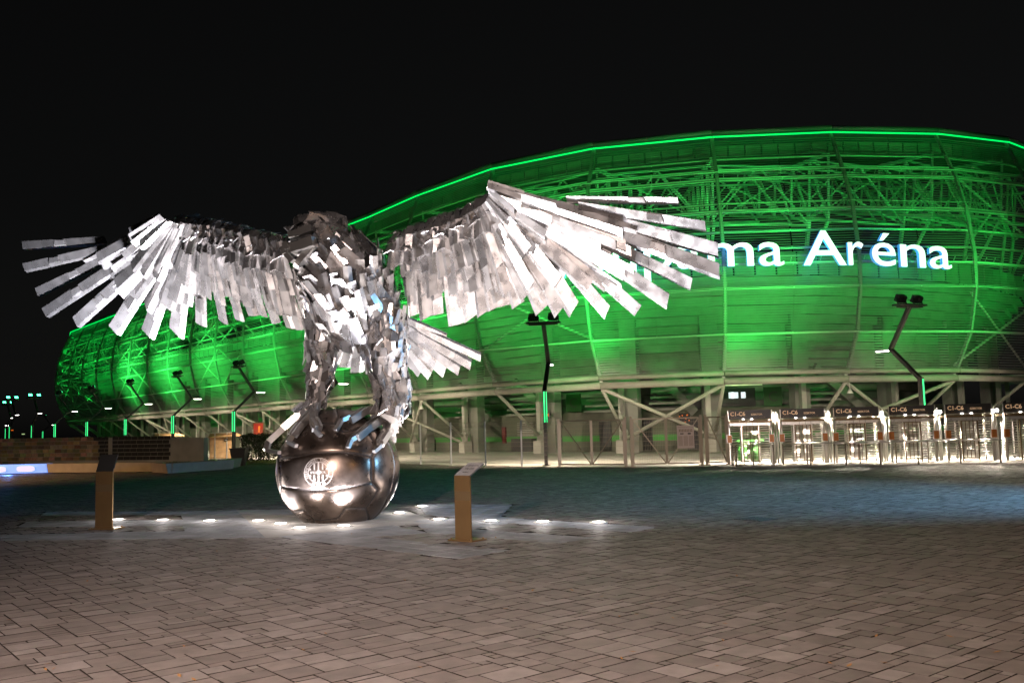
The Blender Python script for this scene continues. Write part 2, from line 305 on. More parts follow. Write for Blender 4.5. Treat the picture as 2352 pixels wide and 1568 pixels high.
for k, (ar, c, q) in enumerate(P2):
    a, b = q[2], q[3]; col = tuple(min(1, v*q[5]) for v in q[4])
    visible = abs(c.x) < .56*c.y+.25 and c.y > 6.6
    if visible and nsing < 300:
        nsing += 1
        if (a, b) not in cache:
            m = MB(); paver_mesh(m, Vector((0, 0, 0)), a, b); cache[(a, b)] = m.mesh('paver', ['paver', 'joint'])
        o = bpy.data.objects.new('paver', cache[(a, b)]); COL.objects.link(o); o.parent = paving
        o.location = (c.x, c.y, q[6]); o.color = (*col, 1); o.rotation_euler = (q[7]*.004, q[8]*.004, 0)
    else:
        paver_mesh(fld, c, a, b, q[6], q[7], q[8]); ftone += [col]*5
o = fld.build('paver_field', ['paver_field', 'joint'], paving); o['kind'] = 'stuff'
at = o.data.color_attributes.new('tone', 'FLOAT_COLOR', 'CORNER')
arr = np.repeat(np.array([(*t, 1) for t in ftone], dtype=np.float32), 4, axis=0).ravel(); at.data.foreach_set('color', arr)
# inlaid wing pattern: thin tiles 4 mm above
def lay(polys, name, m, ang, tw, th, zt=.0015):
    ca, sa = math.cos(ang), math.sin(ang); mb = MB(); gap = .016; tones = []; base_ = (.20, .207, .22) if m == 'inlay_tile' else (.27, .255, .235)
    for poly in polys:
        if sum(poly[i][0]*poly[(i+1) % len(poly)][1]-poly[(i+1) % len(poly)][0]*poly[i][1] for i in range(len(poly))) < 0: poly = poly[::-1]
        loc = [(x*ca+y*sa, -x*sa+y*ca) for x, y in poly]
        xs = [p[0] for p in loc]; ys = [p[1] for p in loc]
        y = min(ys); r = 0
        while y < max(ys):
            x = min(xs)-tw*(.5 if r % 2 else 0)
            while x < max(xs):
                c = clip(loc, [(x+gap, y+gap), (x+tw-gap, y+gap), (x+tw-gap, y+th-gap), (x+gap, y+th-gap)])
                if len(c) >= 3:
                    area = abs(sum(c[i][0]*c[(i+1) % len(c)][1]-c[(i+1) % len(c)][0]*c[i][1] for i in range(len(c))))/2
                    if area > .004: mb.prism([(px*ca-py*sa, px*sa+py*ca) for px, py in c], -.009, zt+rs.uniform(-.0012, .0012)); v_ = rs.uniform(.78, 1.2); tones += [[q_*v_ for q_ in base_]+[1]]*(len(c)*2+len(c)*4)
                x += tw
            y += th; r += 1
    o = mb.build(name, m, paving); o['kind'] = 'stuff'
    at = o.data.color_attributes.new('tone', 'FLOAT_COLOR', 'CORNER'); at.data.foreach_set('color', np.array(tones, dtype=np.float32).ravel()); return o
lay([INLAY[0]], 'inlay_tiles', 'inlay_tile', math.radians(-9), .62, .42)
lay(INLAY[1:], 'inlay_tiles', 'inlay_tile', math.radians(-43), .5, .42)
lay([SLAB], 'inlay_slabs', 'inlay_slab', math.radians(-35), 1.5, 1.1)
# concrete forecourt inside the fence line, grass strip on the left
f = MB(); f.add([(x, y, -.004) for x, y in FORE], [tuple(range(11))])
tag(f.build('forecourt', 'forecourt'), kind='structure')
gr = MB(); 
for k in range(2600):
    x = rs.uniform(-26.5, -15.2); y = 60.5+rs.uniform(0, 8.5)+(-15-x)*.45
    if inside((x, y), [(-26, 64), (-15.4, 57.2), (-15.8, 64.5), (-25.6, 74.5)]):
        h = rs.uniform(.05, .13); a = rs.uniform(0, 6.3); dx, dy = .035*math.cos(a), .035*math.sin(a)
        gr.add([(x-dx, y-dy, 0), (x+dx, y+dy, 0), (x+rs.uniform(-.05, .05), y, h)], [(0, 1, 2)])
gr.add([(-26, 64, .004), (-15.4, 57.2, .004), (-15.8, 64.5, .004), (-25.6, 74.5, .004)], [(0, 1, 2, 3)])
tag(gr.build('lawn_grass', 'grass'), kind='stuff')

# ================================================================ STADIUM
N = [(-7.4-.646*t, 70.4+.763*t) for t in range(98, 0, -7)] + [(-7.4,70.4),(-1.3,62.7),(5.4,57.2),(12.8,55.4),(20.7,56.3),(29,59.5),(36.5,64.5),(43,71),(48,79)]
TOP = [18.8+1.1*(98-t)/91 for t in range(98, 0, -7)] + [20.2,20.0,19.6,19.6,20.0,20.7,21.5,22.2,22.6]
p0 = Vector((*N[0], 0)); pre = []
for k, a in enumerate((117, 99, 81, 62, 44)):
    p0 = p0 + Vector((math.cos(math.radians(a)), math.sin(math.radians(a)), 0))*7.5; pre.insert(0, (p0.x, p0.y))
N = pre+N; TOP = [18.8]*5+TOP; NN = len(N); OFF = 5
I0 = OFF+14          # index of the node at the near end of the long straight side
def segn(i):
    a, b = Vector(N[i]), Vector(N[i+1]); d = (b-a).normalized(); return Vector((d.y, -d.x))
NRM = []
for i in range(NN):
    s = [segn(k) for k in (i-1, i) if 0 <= k < NN-1]; q = sum(s, Vector((0, 0))).normalized(); NRM.append(q/max(.6, q.dot(s[0])))
PROF = [(4.85,0),(7.2,1.25),(9.9,1.85),(12,1.9),(14.8,1.55),(17,.95),(20,-.3)]
def poff(z):
    for (z0, o0), (z1, o1) in zip(PROF, PROF[1:]):
        if z <= z1: return o0+(o1-o0)*(z-z0)/(z1-z0)
    return PROF[-1][1]
def zs(i, z): return 4.85+(z-4.85)*(TOP[i]-4.85)/15.15 if z > 4.85 else z
def sp(i, z, ins=0):     # point on the skin at node i (float allowed), nominal height z, metres inside the skin
    k = min(int(i), NN-2); t = i-k
    def one(n): o = poff(z)-ins if z > 4.85 else -ins; return Vector((N[n][0]+NRM[n].x*o, N[n][1]+NRM[n].y*o, zs(n, z)))
    return one(k).lerp(one(k+1), t) if t else one(k)
def fp(i, z, d):         # point d metres inside the ring line, true height z
    k = min(int(i), NN-2); t = i-k
    one = lambda n: Vector((N[n][0]-NRM[n].x*d, N[n][1]-NRM[n].y*d, z))
    return one(k).lerp(one(k+1), t) if t else one(k)
stad = thing('stadium', 'large bulging stadium in a slatted metal screen glowing bright green', 'stadium', (12.8, 57, 0))
SI = Matrix.Translation((-12.8, -57, 0))
def sb(mb, name, m, smooth=False, parent=None):
    o = mb.build(name, m, parent or stad, smooth); 
    if not parent: o.data.transform(SI)
    else: o.data.transform(SI)
    return o
for i in range(NN-1):
    m = MB(); z = 5.05; k = 0
    while z < 19.75:
        lo, hi = z, z+.056
        gaps = [(0.004, .494), (.506, .996)]
        for (ta, tb) in gaps:
            a0, b0 = sp(i+ta, lo), sp(i+tb, lo); a1, b1 = sp(i+ta, hi, .025), sp(i+tb, hi, .025)
            n3 = Vector((*segn(i), 0))*-.03
            m.add([a0, b0, b1, a1, a0+n3, b0+n3, b1+n3, a1+n3], [(0,1,2,3),(7,6,5,4),(4,5,1,0),(3,2,6,7)])
        z += .155
    sb(m, 'screen_panel', 'slat')
    # ring beam: bright upper pipe, lower tube, a gap to the next length
    r = MB(); r.tube([sp(i+.003, 4.86, -.05), sp(i+.997, 4.86, -.05)], .15, 10); sb(r, 'ring_pipe', 'steel_ring', True)
    r = MB(); r.tube([fp(i, 4.38, .2), fp(i+1, 4.38, .2)], .22, 10); sb(r, 'ring_tube', 'steel_ring', True)
    r = MB(); r.tube([sp(i+.004, 20, -.10), sp(i+.996, 20, -.10)], .055, 8); sb(r, 'rim_light', 'rim_led', True)
    r = MB(); r.tube([sp(i, 20, .05)+Vector((0, 0, .34)), sp(i+1, 20, .05)+Vector((0, 0, .34))], .16, 8); sb(r, 'rim_gutter', 'roof', True)
    # horizontal members behind the screen
    for (z, ins, rad) in ((7.2, .12, .07), (9.9, .12, .07), (12.4, .5, .09), (13.6, .9, .08), (17.75, .6, .09), (18.5, .6, .07)):
        r = MB(); r.tube([sp(i, z, ins), sp(i+1, z, ins)], rad, 6); sb(r, 'girt', 'steel_white')
    for z in (11.4, 14.8, 17.0):
        r = MB(); a, b = sp(i, z, .45), sp(i+1, z, .45); r.bar(a, b, .5, .10)
        a1, b1 = sp(i, z, .2)+Vector((0, 0, .42)), sp(i+1, z, .2)+Vector((0, 0, .42)); r.bar(a1, b1, .05, .05)
        for k in range(9):
            t = (k+.5)/9; r.bar(a.lerp(b, t), a1.lerp(b1, t), .035)
        sb(r, 'catwalk', 'steel_white')
    # fascia under the roof edge: corrugated panel with posts
    r = MB()
    for k in range(7):
        ta, tb = k/7+.008, (k+1)/7-.008
        a, b = sp(i+ta, 18.85, 1.0), sp(i+tb, 18.85, 1.0); c, d = sp(i+tb, 19.6, .7), sp(i+ta, 19.6, .7); n3 = Vector((*segn(i), 0))*-.06
        r.add([a, b, c, d, a+n3, b+n3, c+n3, d+n3], [(0,1,2,3),(7,6,5,4),(0,4,5,1),(2,6,7,3),(1,5,6,2),(0,3,7,4)])
    sb(r, 'roof_fascia', 'concrete')
    # roof sheet, parapet and stepped underside of the stand
    r = MB(); r.quad(sp(i, 20, .1)+Vector((0, 0, .3)), sp(i+1, 20, .1)+Vector((0, 0, .3)), sp(i+1, 20, 18)+Vector((0, 0, 2.2)), sp(i, 20, 18)+Vector((0, 0, 2.2))); sb(r, 'roof_sheet', 'roof')
    r = MB()
    for k in range(5):
        a, b = fp(i+k/5+.01, 11.3, 2.6), fp(i+(k+1)/5-.01, 11.3, 2.6); n3 = Vector((*segn(i), 0))*-.12; h = Vector((0, 0, 1.5))
        r.add([a, b, b+h, a+h, a+n3, b+n3, b+n3+h, a+n3+h], [(0,1,2,3),(7,6,5,4),(0,4,5,1),(2,6,7,3),(1,5,6,2),(0,3,7,4)])
    sb(r, 'parapet_panel', 'concrete')
    r = MB(); S = 15
    for k in range(S):
        d0 = 11-(8.1)*k/S; d1 = 11-(8.1)*(k+1)/S; z0 = 2.9+8.4*k/S; z1 = 2.9+8.4*(k+1)/S
        r.quad(fp(i, z0, d0), fp(i+1, z0, d0), fp(i+1, z1, d0), fp(i, z1, d0)); r.quad(fp(i, z1, d0), fp(i+1, z1, d0), fp(i+1, z1, d1), fp(i, z1, d1))
    sb(r, 'stand_steps', 'concrete')
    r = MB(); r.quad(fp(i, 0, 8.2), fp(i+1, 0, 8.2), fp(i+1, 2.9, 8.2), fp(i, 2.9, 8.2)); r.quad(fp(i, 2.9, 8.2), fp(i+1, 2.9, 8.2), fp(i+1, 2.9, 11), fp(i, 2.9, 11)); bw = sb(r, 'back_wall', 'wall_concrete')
    if i >= OFF+8:
        r = MB(); r.quad(fp(i, .75, 8.17), fp(i+1, .75, 8.17), fp(i+1, 1.15, 8.17), fp(i, 1.15, 8.17)); sb(r, 'painted_stripe', 'paintgreen')
for i in range(NN):
    m = MB(); 
    for (za, zb) in zip([q[0] for q in PROF], [q[0] for q in PROF][1:]): m.bar(sp(i, za, .16), sp(i, zb, .16), .2, .18)
    sb(m, 'rib', 'steel_dim')
    u2 = Vector((-NRM[i].y, NRM[i].x, 0)).normalized(); out = Vector((NRM[i].x, NRM[i].y, 0)).normalized()
    rot = Matrix((u2, out, Vector((0, 0, 1)))).transposed()
    m = MB(); m.box(fp(i, 5.4, 5.7), (1.15, .75, 10.8), M=rot); sb(m, 'column', 'concrete')
    m = MB(); m.box(fp(i, 2.9, 4.75)-u2*.35, (.34, .34, 4.0), M=rot); m.box(fp(i, .45, 4.75)-u2*.35, (.75, .75, .9), M=rot); m.bar(fp(i, .9, 4.75)-u2*.35, fp(i, 1.5, 4.3), .4, .3); sb(m, 'column_shoe', 'precast')
    m = MB(); m.tube([fp(i, 4.3, .25), fp(i, 1.35, 4.2)], .115, 8); sb(m, 'strut', 'steel_ring', True)
    m = MB(); m.bar(fp(i, 4.55, .3), fp(i, 4.75, 5.4), .22, .28); sb(m, 'bracket', 'steel_white')
    # radial roof truss
    m = MB(); T = TOP[i]-1.2; L = 13
    tp = [fp(i, T+.16*k, .8+k*L/6) for k in range(7)]; bt = [fp(i, T-4.2+.55*k, 1.2+k*L/6) for k in range(7)]
    for a, b in zip(tp, tp[1:]): m.bar(a, b, .2)
    for a, b in zip(bt, bt[1:]): m.bar(a, b, .2)
    for k in range(6): m.bar(bt[k], tp[k+1], .13); m.bar(tp[k], bt[k], .13)
    m.bar(fp(i, 10.8, 4.5), bt[1], .2); m.bar(fp(i, 10.8, 4.5), bt[0], .16)
    sb(m, 'roof_truss', 'steel_white')
    if i < NN-1:
        m = MB(); j = i+1
        tq = [fp(j, T+.16*k, .8+k*L/6) for k in range(7)]; bq = [fp(j, T-4.2+.55*k, 1.2+k*L/6) for k in range(7)]
        mid = lambda a, b: a.lerp(b, .5)
        for k in (1, 2, 4):
            m.bar(tp[k], tq[k], .11); m.bar(bt[k], bq[k], .11); m.bar(bt[k], mid(tp[k], tq[k]), .1); m.bar(bq[k], mid(tp[k], tq[k]), .1)
        m.bar(bt[1], tq[2], .08); m.bar(bq[1], tp[2], .08); m.bar(tp[1], tq[3], .08); m.bar(bt[0], bq[1], .09)
        sb(m, 'roof_bracing', 'steel_white')
        if (i < I0 and (i % 4) in (1, 2)) or i in (I0+1, I0+5):
            m = MB()
            for (za, zb) in ((7.3, 11.2), (11.6, 14.6), (15, 17.6)) if i < I0+3 else ((12.6, 17.6), (5.2, 9.6)):
                m.tube([sp(i, za, .5), sp(i+1, zb, .5)], .08, 6); m.tube([sp(i+1, za, .5), sp(i, zb, .5)], .08, 6)
            sb(m, 'cross_brace', 'steel_white')
# tall cross braces under the ring
for (i, rad) in ((I0+2, .12), (I0+4, .115), (I0-5, .11), (I0-9, .11), (I0-1, .1)):
    m = MB(); 
    m.tube([fp(i, 4.2, .4), fp(i+1, .9, 4.0)], rad, 8); m.tube([fp(i+1, 4.2, .4), fp(i, .9, 4.0)], rad, 8); sb(m, 'cross_brace', 'steel_ring', True)
# stair soffits showing between columns
for (i, t0) in ((I0, .15), (I0+1, .2), (I0+2, .1), (I0+4, .2), (I0-1, .2)):
    m = MB()
    for k in range(7):
        a, b = fp(i+t0+.05*k*.4, 2.9+.42*k, 7.9), fp(i+t0+.62-.06*k*.2, 2.9+.42*k, 7.9); m.bar(a, b, .5, .16)
    m.bar(fp(i+t0+.72, 2.6, 7.4), fp(i+t0+.15, 5.6, 7.4), .3, .6); sb(m, 'stair', 'concrete')
# doors, counters and signs on the back wall
def wallbox(i, t, z, wd, h, dep_, m, name, parent=stad):
    c = fp(i+t, z, 8.2-dep_/2-.02); r = MB(); d = (Vector((*N[i+1], 0))-Vector((*N[i], 0))).normalized(); o3 = Vector((*segn(i), 0))
    rot = Matrix((d, o3, Vector((0, 0, 1)))).transposed(); r.box(c, (wd, dep_, h), M=rot); return sb(r, name, m)
for (i, t) in ((I0+1, .45), (I0+2, .02), (I0+2, .8), (I0-1, .5)): wallbox(i, t, 1.1, 1.0, 2.1, .08, 'dark', 'door')
for (i, t) in ((I0, .35), (I0-2, .5)):
    wallbox(i, t, .5, 2.6, 1.0, .5, 'dark', 'counter')
    for k in range(8): wallbox(i, t, 1.25+k*.14, 2.0, .05, .06, 'steel_galv', 'shutter_slat')
wallbox(I0, .05, 1.3, .45, 1.3, .12, 'redpanel', 'drinks_sign')
wallbox(I0+3, .35, 3.6, 3.4, 1.3, .05, 'dark', 'opening_shade');  # flat dark panel painted for the shade in the opening
for t, wd in ((.24, 2.2), (.46, 1.1), (.62, 1.5)):
    c = wallbox(I0+3, t, 4.45, wd, .07, .12, 'tube_light', 'tube_lamp')
for t, wd in ((.33, .22), (.36, .16), (.39, .45), (.50, .3)): wallbox(I0+3, t, 3.75, wd, .42, .12, 'white_light', 'lit_window')
for (i, t) in ((I0+1, .1), (I0+3, .82)):
    d = (Vector(N[i+1])-Vector(N[i])); c = fp(i+t, 3.6, 7.3); rz = math.atan2(d.y, d.x)
    r = MB(); r.box(c, (1.3, .06, 1.3), M=Matrix.Rotation(rz, 3, 'Z')); sg = sb(r, 'sector_sign', 'sector_green')
    te = text('C', 1.0, 'ink', wall_M(c+Vector((*segn(i), 0))*.05+Vector((0, 0, -.35)), rz), None, align='CENTER'); te.parent = sg; te.data.transform(SI)
# red LED clock reading 20:04
i = I0+1; d = (Vector(N[i+1])-Vector(N[i])); rz = math.atan2(d.y, d.x); c = fp(i+.0, 2.75, 4.9)
ck = thing('led_clock', 'small red LED clock display glowing beside a stadium column', 'clock', c, rz)
r = MB(); r.box((0, .05, 0), (.95, .08, .36)); r.build('housing', 'dark', ck)
te = text('20:04', .36, 'amber', wall_M((0, 0, -.13)), ck, 'digits', align='CENTER')
# golden festive lights behind the gate
i = I0+2; wallbox(i, .66, 1.9, .75, 1.4, .06, 'dark', 'display_case')
r = MB(); rr = random.Random(5)
d = (Vector((*N[i+1], 0))-Vector((*N[i], 0))).normalized()
for k in range(14):
    r = MB(); q = fp(i+.66, 1.9, 8.05)+d*rr.uniform(-.34, .34)+Vector((0, 0, rr.uniform(-.65, .65))); r.box(q, (.07, .07, .07)); sb(r, 'gold_bulb', 'amber')
# illuminated letters hung on the screen
sign = thing('stadium_sign', 'white illuminated letters on the green screen, partly behind the wing', 'sign', (12.8, 53.2, 11.1))
LET = [('G',(0.52,58.1),(2.81,56.22)),('r',(3.12,55.97),(3.96,55.28)),('o',(4.2,55.15),(5.81,54.63)),('u',(6.24,54.53),(7.59,54.2)),('p',(8.02,54.09),(9.66,53.69)),('a',(9.91,53.63),(11.31,53.29)),('m',(11.65,53.21),(14.33,53.16)),('a',(14.64,53.19),(16.15,53.37)),('A',(17.33,53.5),(19.99,53.8)),('r',(20.12,53.82),(21.1,53.93)),('\u00e9',(21.6,54.05),(23.31,54.73)),('n',(23.65,54.87),(25.48,55.57)),('a',(25.77,55.68),(27.42,56.32))]
for ch, a, b in LET:
    me = text_mesh(ch, 3.0, .10, .012).copy(); co = np.array([v.co[:] for v in me.vertices]); x0, x1 = co[:, 0].min(), co[:, 0].max()
    a, b = Vector((*a, 11.02)), Vector((*b, 11.02)); wd = (b-a).length
    me.materials.append(MAT['letter_face']); me.materials.append(MAT['letter_side'])
    for p in me.polygons: p.material_index = 0 if p.normal.z > .5 else 1
    M = Matrix.Translation(a) @ Matrix.Rotation(math.atan2(b.y-a.y, b.x-a.x), 4, 'Z') @ Matrix.Rotation(PI/2, 4, 'X') @ Matrix.Diagonal((wd/(x1-x0), 1, 1, 1)) @ Matrix.Translation((-x0, 0, 0))
    me.transform(Matrix.Translation((-12.8, -53.2, -11.1)) @ M)
    o = bpy.data.objects.new('letter', me); COL.objects.link(o); o.parent = sign
# light of the letters' own blue halo
for x, y in ((8, 54.3), (13, 53.6), (18.5, 53.9), (24, 55.3)): lamp('sign_glow', 'POINT', (x-.1, y-.35, 12), 60, (.05, .45, 1), rad=.6)
# assumed green floodlighting inside the screen
for i in range(1, NN-1):
    q = sp(i+.5, 7.4, .9); lamp('screen_light', 'SPOT', q, 620*GREEN_IN*(2.8 if i < 9 else 1), (.01, 1, .095), q.lerp(fp(i+.5, 14, 3), .5), 125, .9, .2)
    q = sp(i+.5, 11.6, 1.0); lamp('screen_light', 'SPOT', q, 460*GREEN_IN*(2.0 if i < 9 else 1), (.01, 1, .095), fp(i+.5, 17.5, 4), 120, .9, .2)
# ================================================================ STREET LAMPS
def make_street_lamp(name, label, loc, ang, group):
    t = thing(name, label, 'street lamp', loc, ang, group)        # local +X = the way the mast leans
    m = MB(); m.bar((0, 0, 0), (0, 0, 3.76), .24, .16, up=(0, 1, 0)); m.box((0, 0, .015), (.42, .36, .03))
    m.bar((0, 0, 3.70), (1.7, 0, 5.30), .15, .2, up=(0, 1, 0)); m.bar((1.7, 0, 5.20), (.35, 0, 7.2), .15, .2, up=(0, 1, 0)); m.build('mast', 'lamp_post', t)
    m = MB(); m.box((.35, 0, 7.24), (.5, 1.75, .08)); m.box((.35, 0, 7.17), (.2, 1.5, .08)); m.build('top_plate', 'lamp_post', t)
    for s in (-1, 1):
        M = Matrix.Rotation(math.radians(-30), 3, 'Y'); f = MB(); f.box((.4, s*.52, 7.56), (.24, .48, .34), M=M)
        f.bar((.3, s*.52-.27, 7.28), (.38, s*.52-.27, 7.58), .04); f.bar((.3, s*.52+.27, 7.28), (.38, s*.52+.27, 7.58), .04)
        for k in range(4): f.box(Vector((.4, s*.52, 7.56))+M @ Vector((-.16, -.18+.12*k, 0)), (.1, .03, .3), M=M)
        fl = f.build('floodlight', 'dark', t)
        f = MB(); f.box(Vector((.4, s*.52, 7.56))+M @ Vector((.127, 0, 0)), (.012, .40, .27), M=M); f.build('flood_glass', 'flood_glass', fl)
    m = MB(); m.box((2.15, 0, 5.24), (.9, .3, .07)); hd = m.build('lamp_head', 'alu', t)
    m = MB(); m.box((2.2, 0, 5.19), (.6, .24, .03)); m.build('led_panel', 'led_white', hd)
    m = MB(); m.box((-.0, -.095, 2.93), (.07, .03, 1.55)); m.box((-.135, 0, 2.93), (.03, .06, 1.55)); m.build('light_strip', 'green_led', t)
    return t
LAMPS = [(-13.35, 61.4, 40, 'street lamp standing behind the eagle\'s left leg', 1), (-21.81, 71.41, 40, 'tallest-looking street lamp of the left row, beside the black bin', 1),
 (-30.27, 81.4, 40, 'street lamp rising behind the wall end, left of the wooden kiosk', 1), (-38.7, 91.4, 40, 'street lamp behind the dark tiles of the wall', 1), (-47.2, 101.4, 40, 'street lamp third from the stadium\'s left edge, behind the tan tiles', 1),
 (-55.7, 111.3, 40, 'street lamp right at the left edge of the glowing stadium', 1), (1.57, 46.34, 79, 'street lamp standing at the fence beside the first gate', 1), (19.12, 42.92, 114, 'street lamp standing between the turnstiles on the right', 1),
 (37, 46.5, 130, 'street lamp lighting the facade beyond the right photo edge', 1),  # unseen lamp post, added to brighten the right end of the facade
 (-62, 118, -40, 'far street lamp with green light, nearest to the stadium edge in the dark', 2), (-67.6, 123, -40, 'far street lamp with green light, middle of the dark trio', 2), (-77, 139, -40, 'far street lamp at the left photo edge, lowest green glow', 2),
 (-113, 220, 40, 'most distant slim street lamp, low over the tiled wall', 0), (22, 15.5, 150, 'street lamp casting blue light from beyond the right photo edge', 3)]  # blue lamp post is added, standing in for an unseen blue source
lamp0 = None
for (x, y, a, lab, kind) in LAMPS:
    if lamp0 is None: lamp0 = t = make_street_lamp('street_lamp', lab, (x, y, 0), math.radians(a), 'street lamps round the stadium')
    else: t = copy_tree(lamp0); t.location = (x, y, 0); t.rotation_euler = (0, 0, math.radians(a)); t['label'] = lab
    d = Vector((math.cos(math.radians(a)), math.sin(math.radians(a)), 0)); hd = Vector((x, y, 5.1))+d*2.25
    if kind in (1, 3): lamp('lamp_light', 'SPOT', hd, 5000 if kind == 1 else 28000, (1, .84, .62) if kind == 1 else (.20, .56, 1), hd+Vector((0, 0, -3))+d*1.5 if kind == 1 else Vector((2.5, 27, 0)), 150 if kind == 1 else 62, .5 if kind == 1 else 1, .15)
    if kind == 1: lamp('flood_beam', 'SPOT', Vector((x, y, 7.75))+d*.75, GREEN_OUT*(1.7 if x < -46 else 1), (.04, 1, .12), Vector((x, y, 10.2))+d*9, 74, 1, .2)
for (x, y, a, e, c, lab) in ((-5, -6, 70, 37000, (1, .80, .72), 'street lamp behind the camera, lighting the foreground paving'), (13, -3, 120, 3500, (1, .55, .2), 'street lamp with amber light behind the camera'), (-35, 37, 60, 16000, (1, .58, .24), 'street lamp with amber light beyond the left photo edge')):  # lamp posts assumed out of view, added to light foreground, posts and bench
    t = copy_tree(lamp0); t.location = (x, y, 0); t.rotation_euler = (0, 0, math.radians(a)); t['label'] = lab
    d = Vector((math.cos(math.radians(a)), math.sin(math.radians(a)), 0)); hd = Vector((x, y, 5.1))+d*2.25
    lamp('lamp_light', 'SPOT', hd, e, c, Vector((-.5, 11, 0)) if y == -6 else hd+Vector((0, 1.2, -3)), 68 if y == -6 else 150, 1 if y == -6 else .6, .2)
for (x, y, z, m, lab) in ((-109.5, 200, 3.9, 'amber', 'tiny amber lamp glowing low at the far left edge'), (-110.6, 200, 4.9, 'led_white', 'tiny white lamp above the amber one at the far left'), (-107, 200, 3.0, 'tube_light', 'tiny yellowish lamps low behind the tiled wall')):
    t = thing('distant_lamp', lab, 'lamp', (x, y, 0)); b = MB(); b.tube([(0, 0, 0), (0, 0, z)], .06, 6); b.build('pole', 'lamp_post', t)
    b = MB(); b.box((0, 0, z+.1), (.5, .3, .2)); b.build('lamp_head', m, t)

# ================================================================ BALL
BC = Vector((-4.03, 21.0, 1.13)); BR = 1.385
ball = thing('football_sculpture', 'giant dark bronze football with panel seams and round club crest', 'ball sculpture', (BC.x, BC.y, 0))
fw = (Vector((0, 0, 2))-BC).normalized(); rt = Vector((0, 0, 1)).cross(fw).normalized(); upv = fw.cross(rt).normalized()   # rt points to the viewer's right
if rt.x < 0: rt = -rt
if upv.z < 0: upv = -upv
seam_px = [[(428,802),(600,768),(760,752),(960,752),(1110,765),(1256,795)],[(430,1040),(600,1072),(760,1086),(880,1085),(1060,1070),(1256,1030)],
 [(428,802),(425,920),(430,1040)],[(1256,795),(1262,910),(1256,1030)],[(428,802),(395,735),(440,655),(550,565),(630,577),(700,512),(750,478),(840,472),(928,478)],
 [(928,478),(960,505),(1010,562),(1085,552),(1150,520),(1210,545),(1270,640),(1312,715),(1256,795)],[(750,478),(745,410),(800,345)],[(928,478),(960,420),(945,345)],
 [(1312,715),(1395,640),(1380,540)],[(1395,640),(1440,700),(1470,800),(1478,920),(1455,1060),(1400,1210),(1340,1320),(1240,1440)],
 [(1256,1030),(1318,1102),(1270,1190),(1208,1270),(1110,1262),(1020,1262),(985,1310),(955,1352),(850,1362),(730,1360),(690,1310),(640,1268),(530,1280),(470,1200),(415,1110),(430,1040)],
 [(1208,1270),(1235,1370),(1200,1440)],[(730,1360),(735,1470)],[(550,565),(520,520),(560,440)],[(530,1280),(560,1350)]]
segs = []
for side in (1, -1):
    for l in seam_px:
        pts = []
        for (x, y) in l:
            a, b = (x-958)/582, -(y-904)/582; rr = math.hypot(a, b)
            if rr > .995: a, b = a*.995/rr, b*.995/rr
            c = math.sqrt(max(0, 1-a*a-b*b)); pts.append((a, b, c*side))
        segs += list(zip(pts, pts[1:]))
segs = np.array(segs)
NU, NV = 420, 210
th = np.linspace(0, 2*PI, NU, endpoint=False); ph = np.linspace(-PI/2, PI/2, NV+1)[1:-1]
TH, PH = np.meshgrid(th, ph); loc = np.stack([np.cos(PH)*np.cos(TH), np.sin(PH), np.cos(PH)*np.sin(TH)], -1).reshape(-1, 3)
dist = np.full(len(loc), 9.0)
for A, B in segs:
    ab = B-A; t = np.clip(((loc-A) @ ab)/max(1e-9, ab @ ab), 0, 1); q = A+t[:, None]*ab; q /= np.linalg.norm(q, axis=1)[:, None]
    dist = np.minimum(dist, np.linalg.norm(loc-q, axis=1))
gw = .021
rad = BR*(1-.017*np.exp(-(dist/gw)**2)-.006*np.exp(-(dist/(gw*3.2))**2))
wp = (loc[:, :1]*np.array(rt)+loc[:, 1:2]*np.array(upv)+loc[:, 2:3]*np.array(fw))*rad[:, None]
wp[:, 2] += BC.z
nr = len(ph); faces = []
for r in range(nr-1):
    o1 = r*NU; o2 = o1+NU
    for c in range(NU): c2 = (c+1) % NU; faces.append((o1+c, o2+c, o2+c2, o1+c2))
faces = np.array(faces); fd = dist[faces].min(1); lab = np.where(fd < .011, -1, 0)
cur = 0; lab2 = np.zeros(len(faces), int); nf = len(faces); lab2[lab == -1] = -1
for s in range(nf):
    if lab2[s] != 0: continue
    cur += 1; lab2[s] = cur; st = [s]
    while st:
        k = st.pop(); r, c = divmod(k, NU)
        for nb in (r*NU+(c+1) % NU, r*NU+(c-1) % NU, k+NU, k-NU):
            if 0 <= nb < nf and lab2[nb] == 0: lab2[nb] = cur; st.append(nb)
def submesh(sel, name, m):
    f = faces[sel]; used = np.unique(f); mp = np.full(len(wp), -1); mp[used] = np.arange(len(used))
    me = bpy.data.meshes.new(name); me.from_pydata(wp[used].tolist(), [], mp[f].tolist()); me.materials.append(MAT[m])
    me.polygons.foreach_set('use_smooth', [True]*len(me.polygons)); me.update(); o = bpy.data.objects.new(name, me); COL.objects.link(o); o.parent = ball; return o
groove = [k for k in range(nf) if lab2[k] == -1]
for c in range(1, cur+1):
    sel = np.where(lab2 == c)[0]
    if len(sel) < 60: groove += sel.tolist()
    else: submesh(sel, 'panel', 'bronze')
submesh(np.array(groove), 'seam', 'groove')
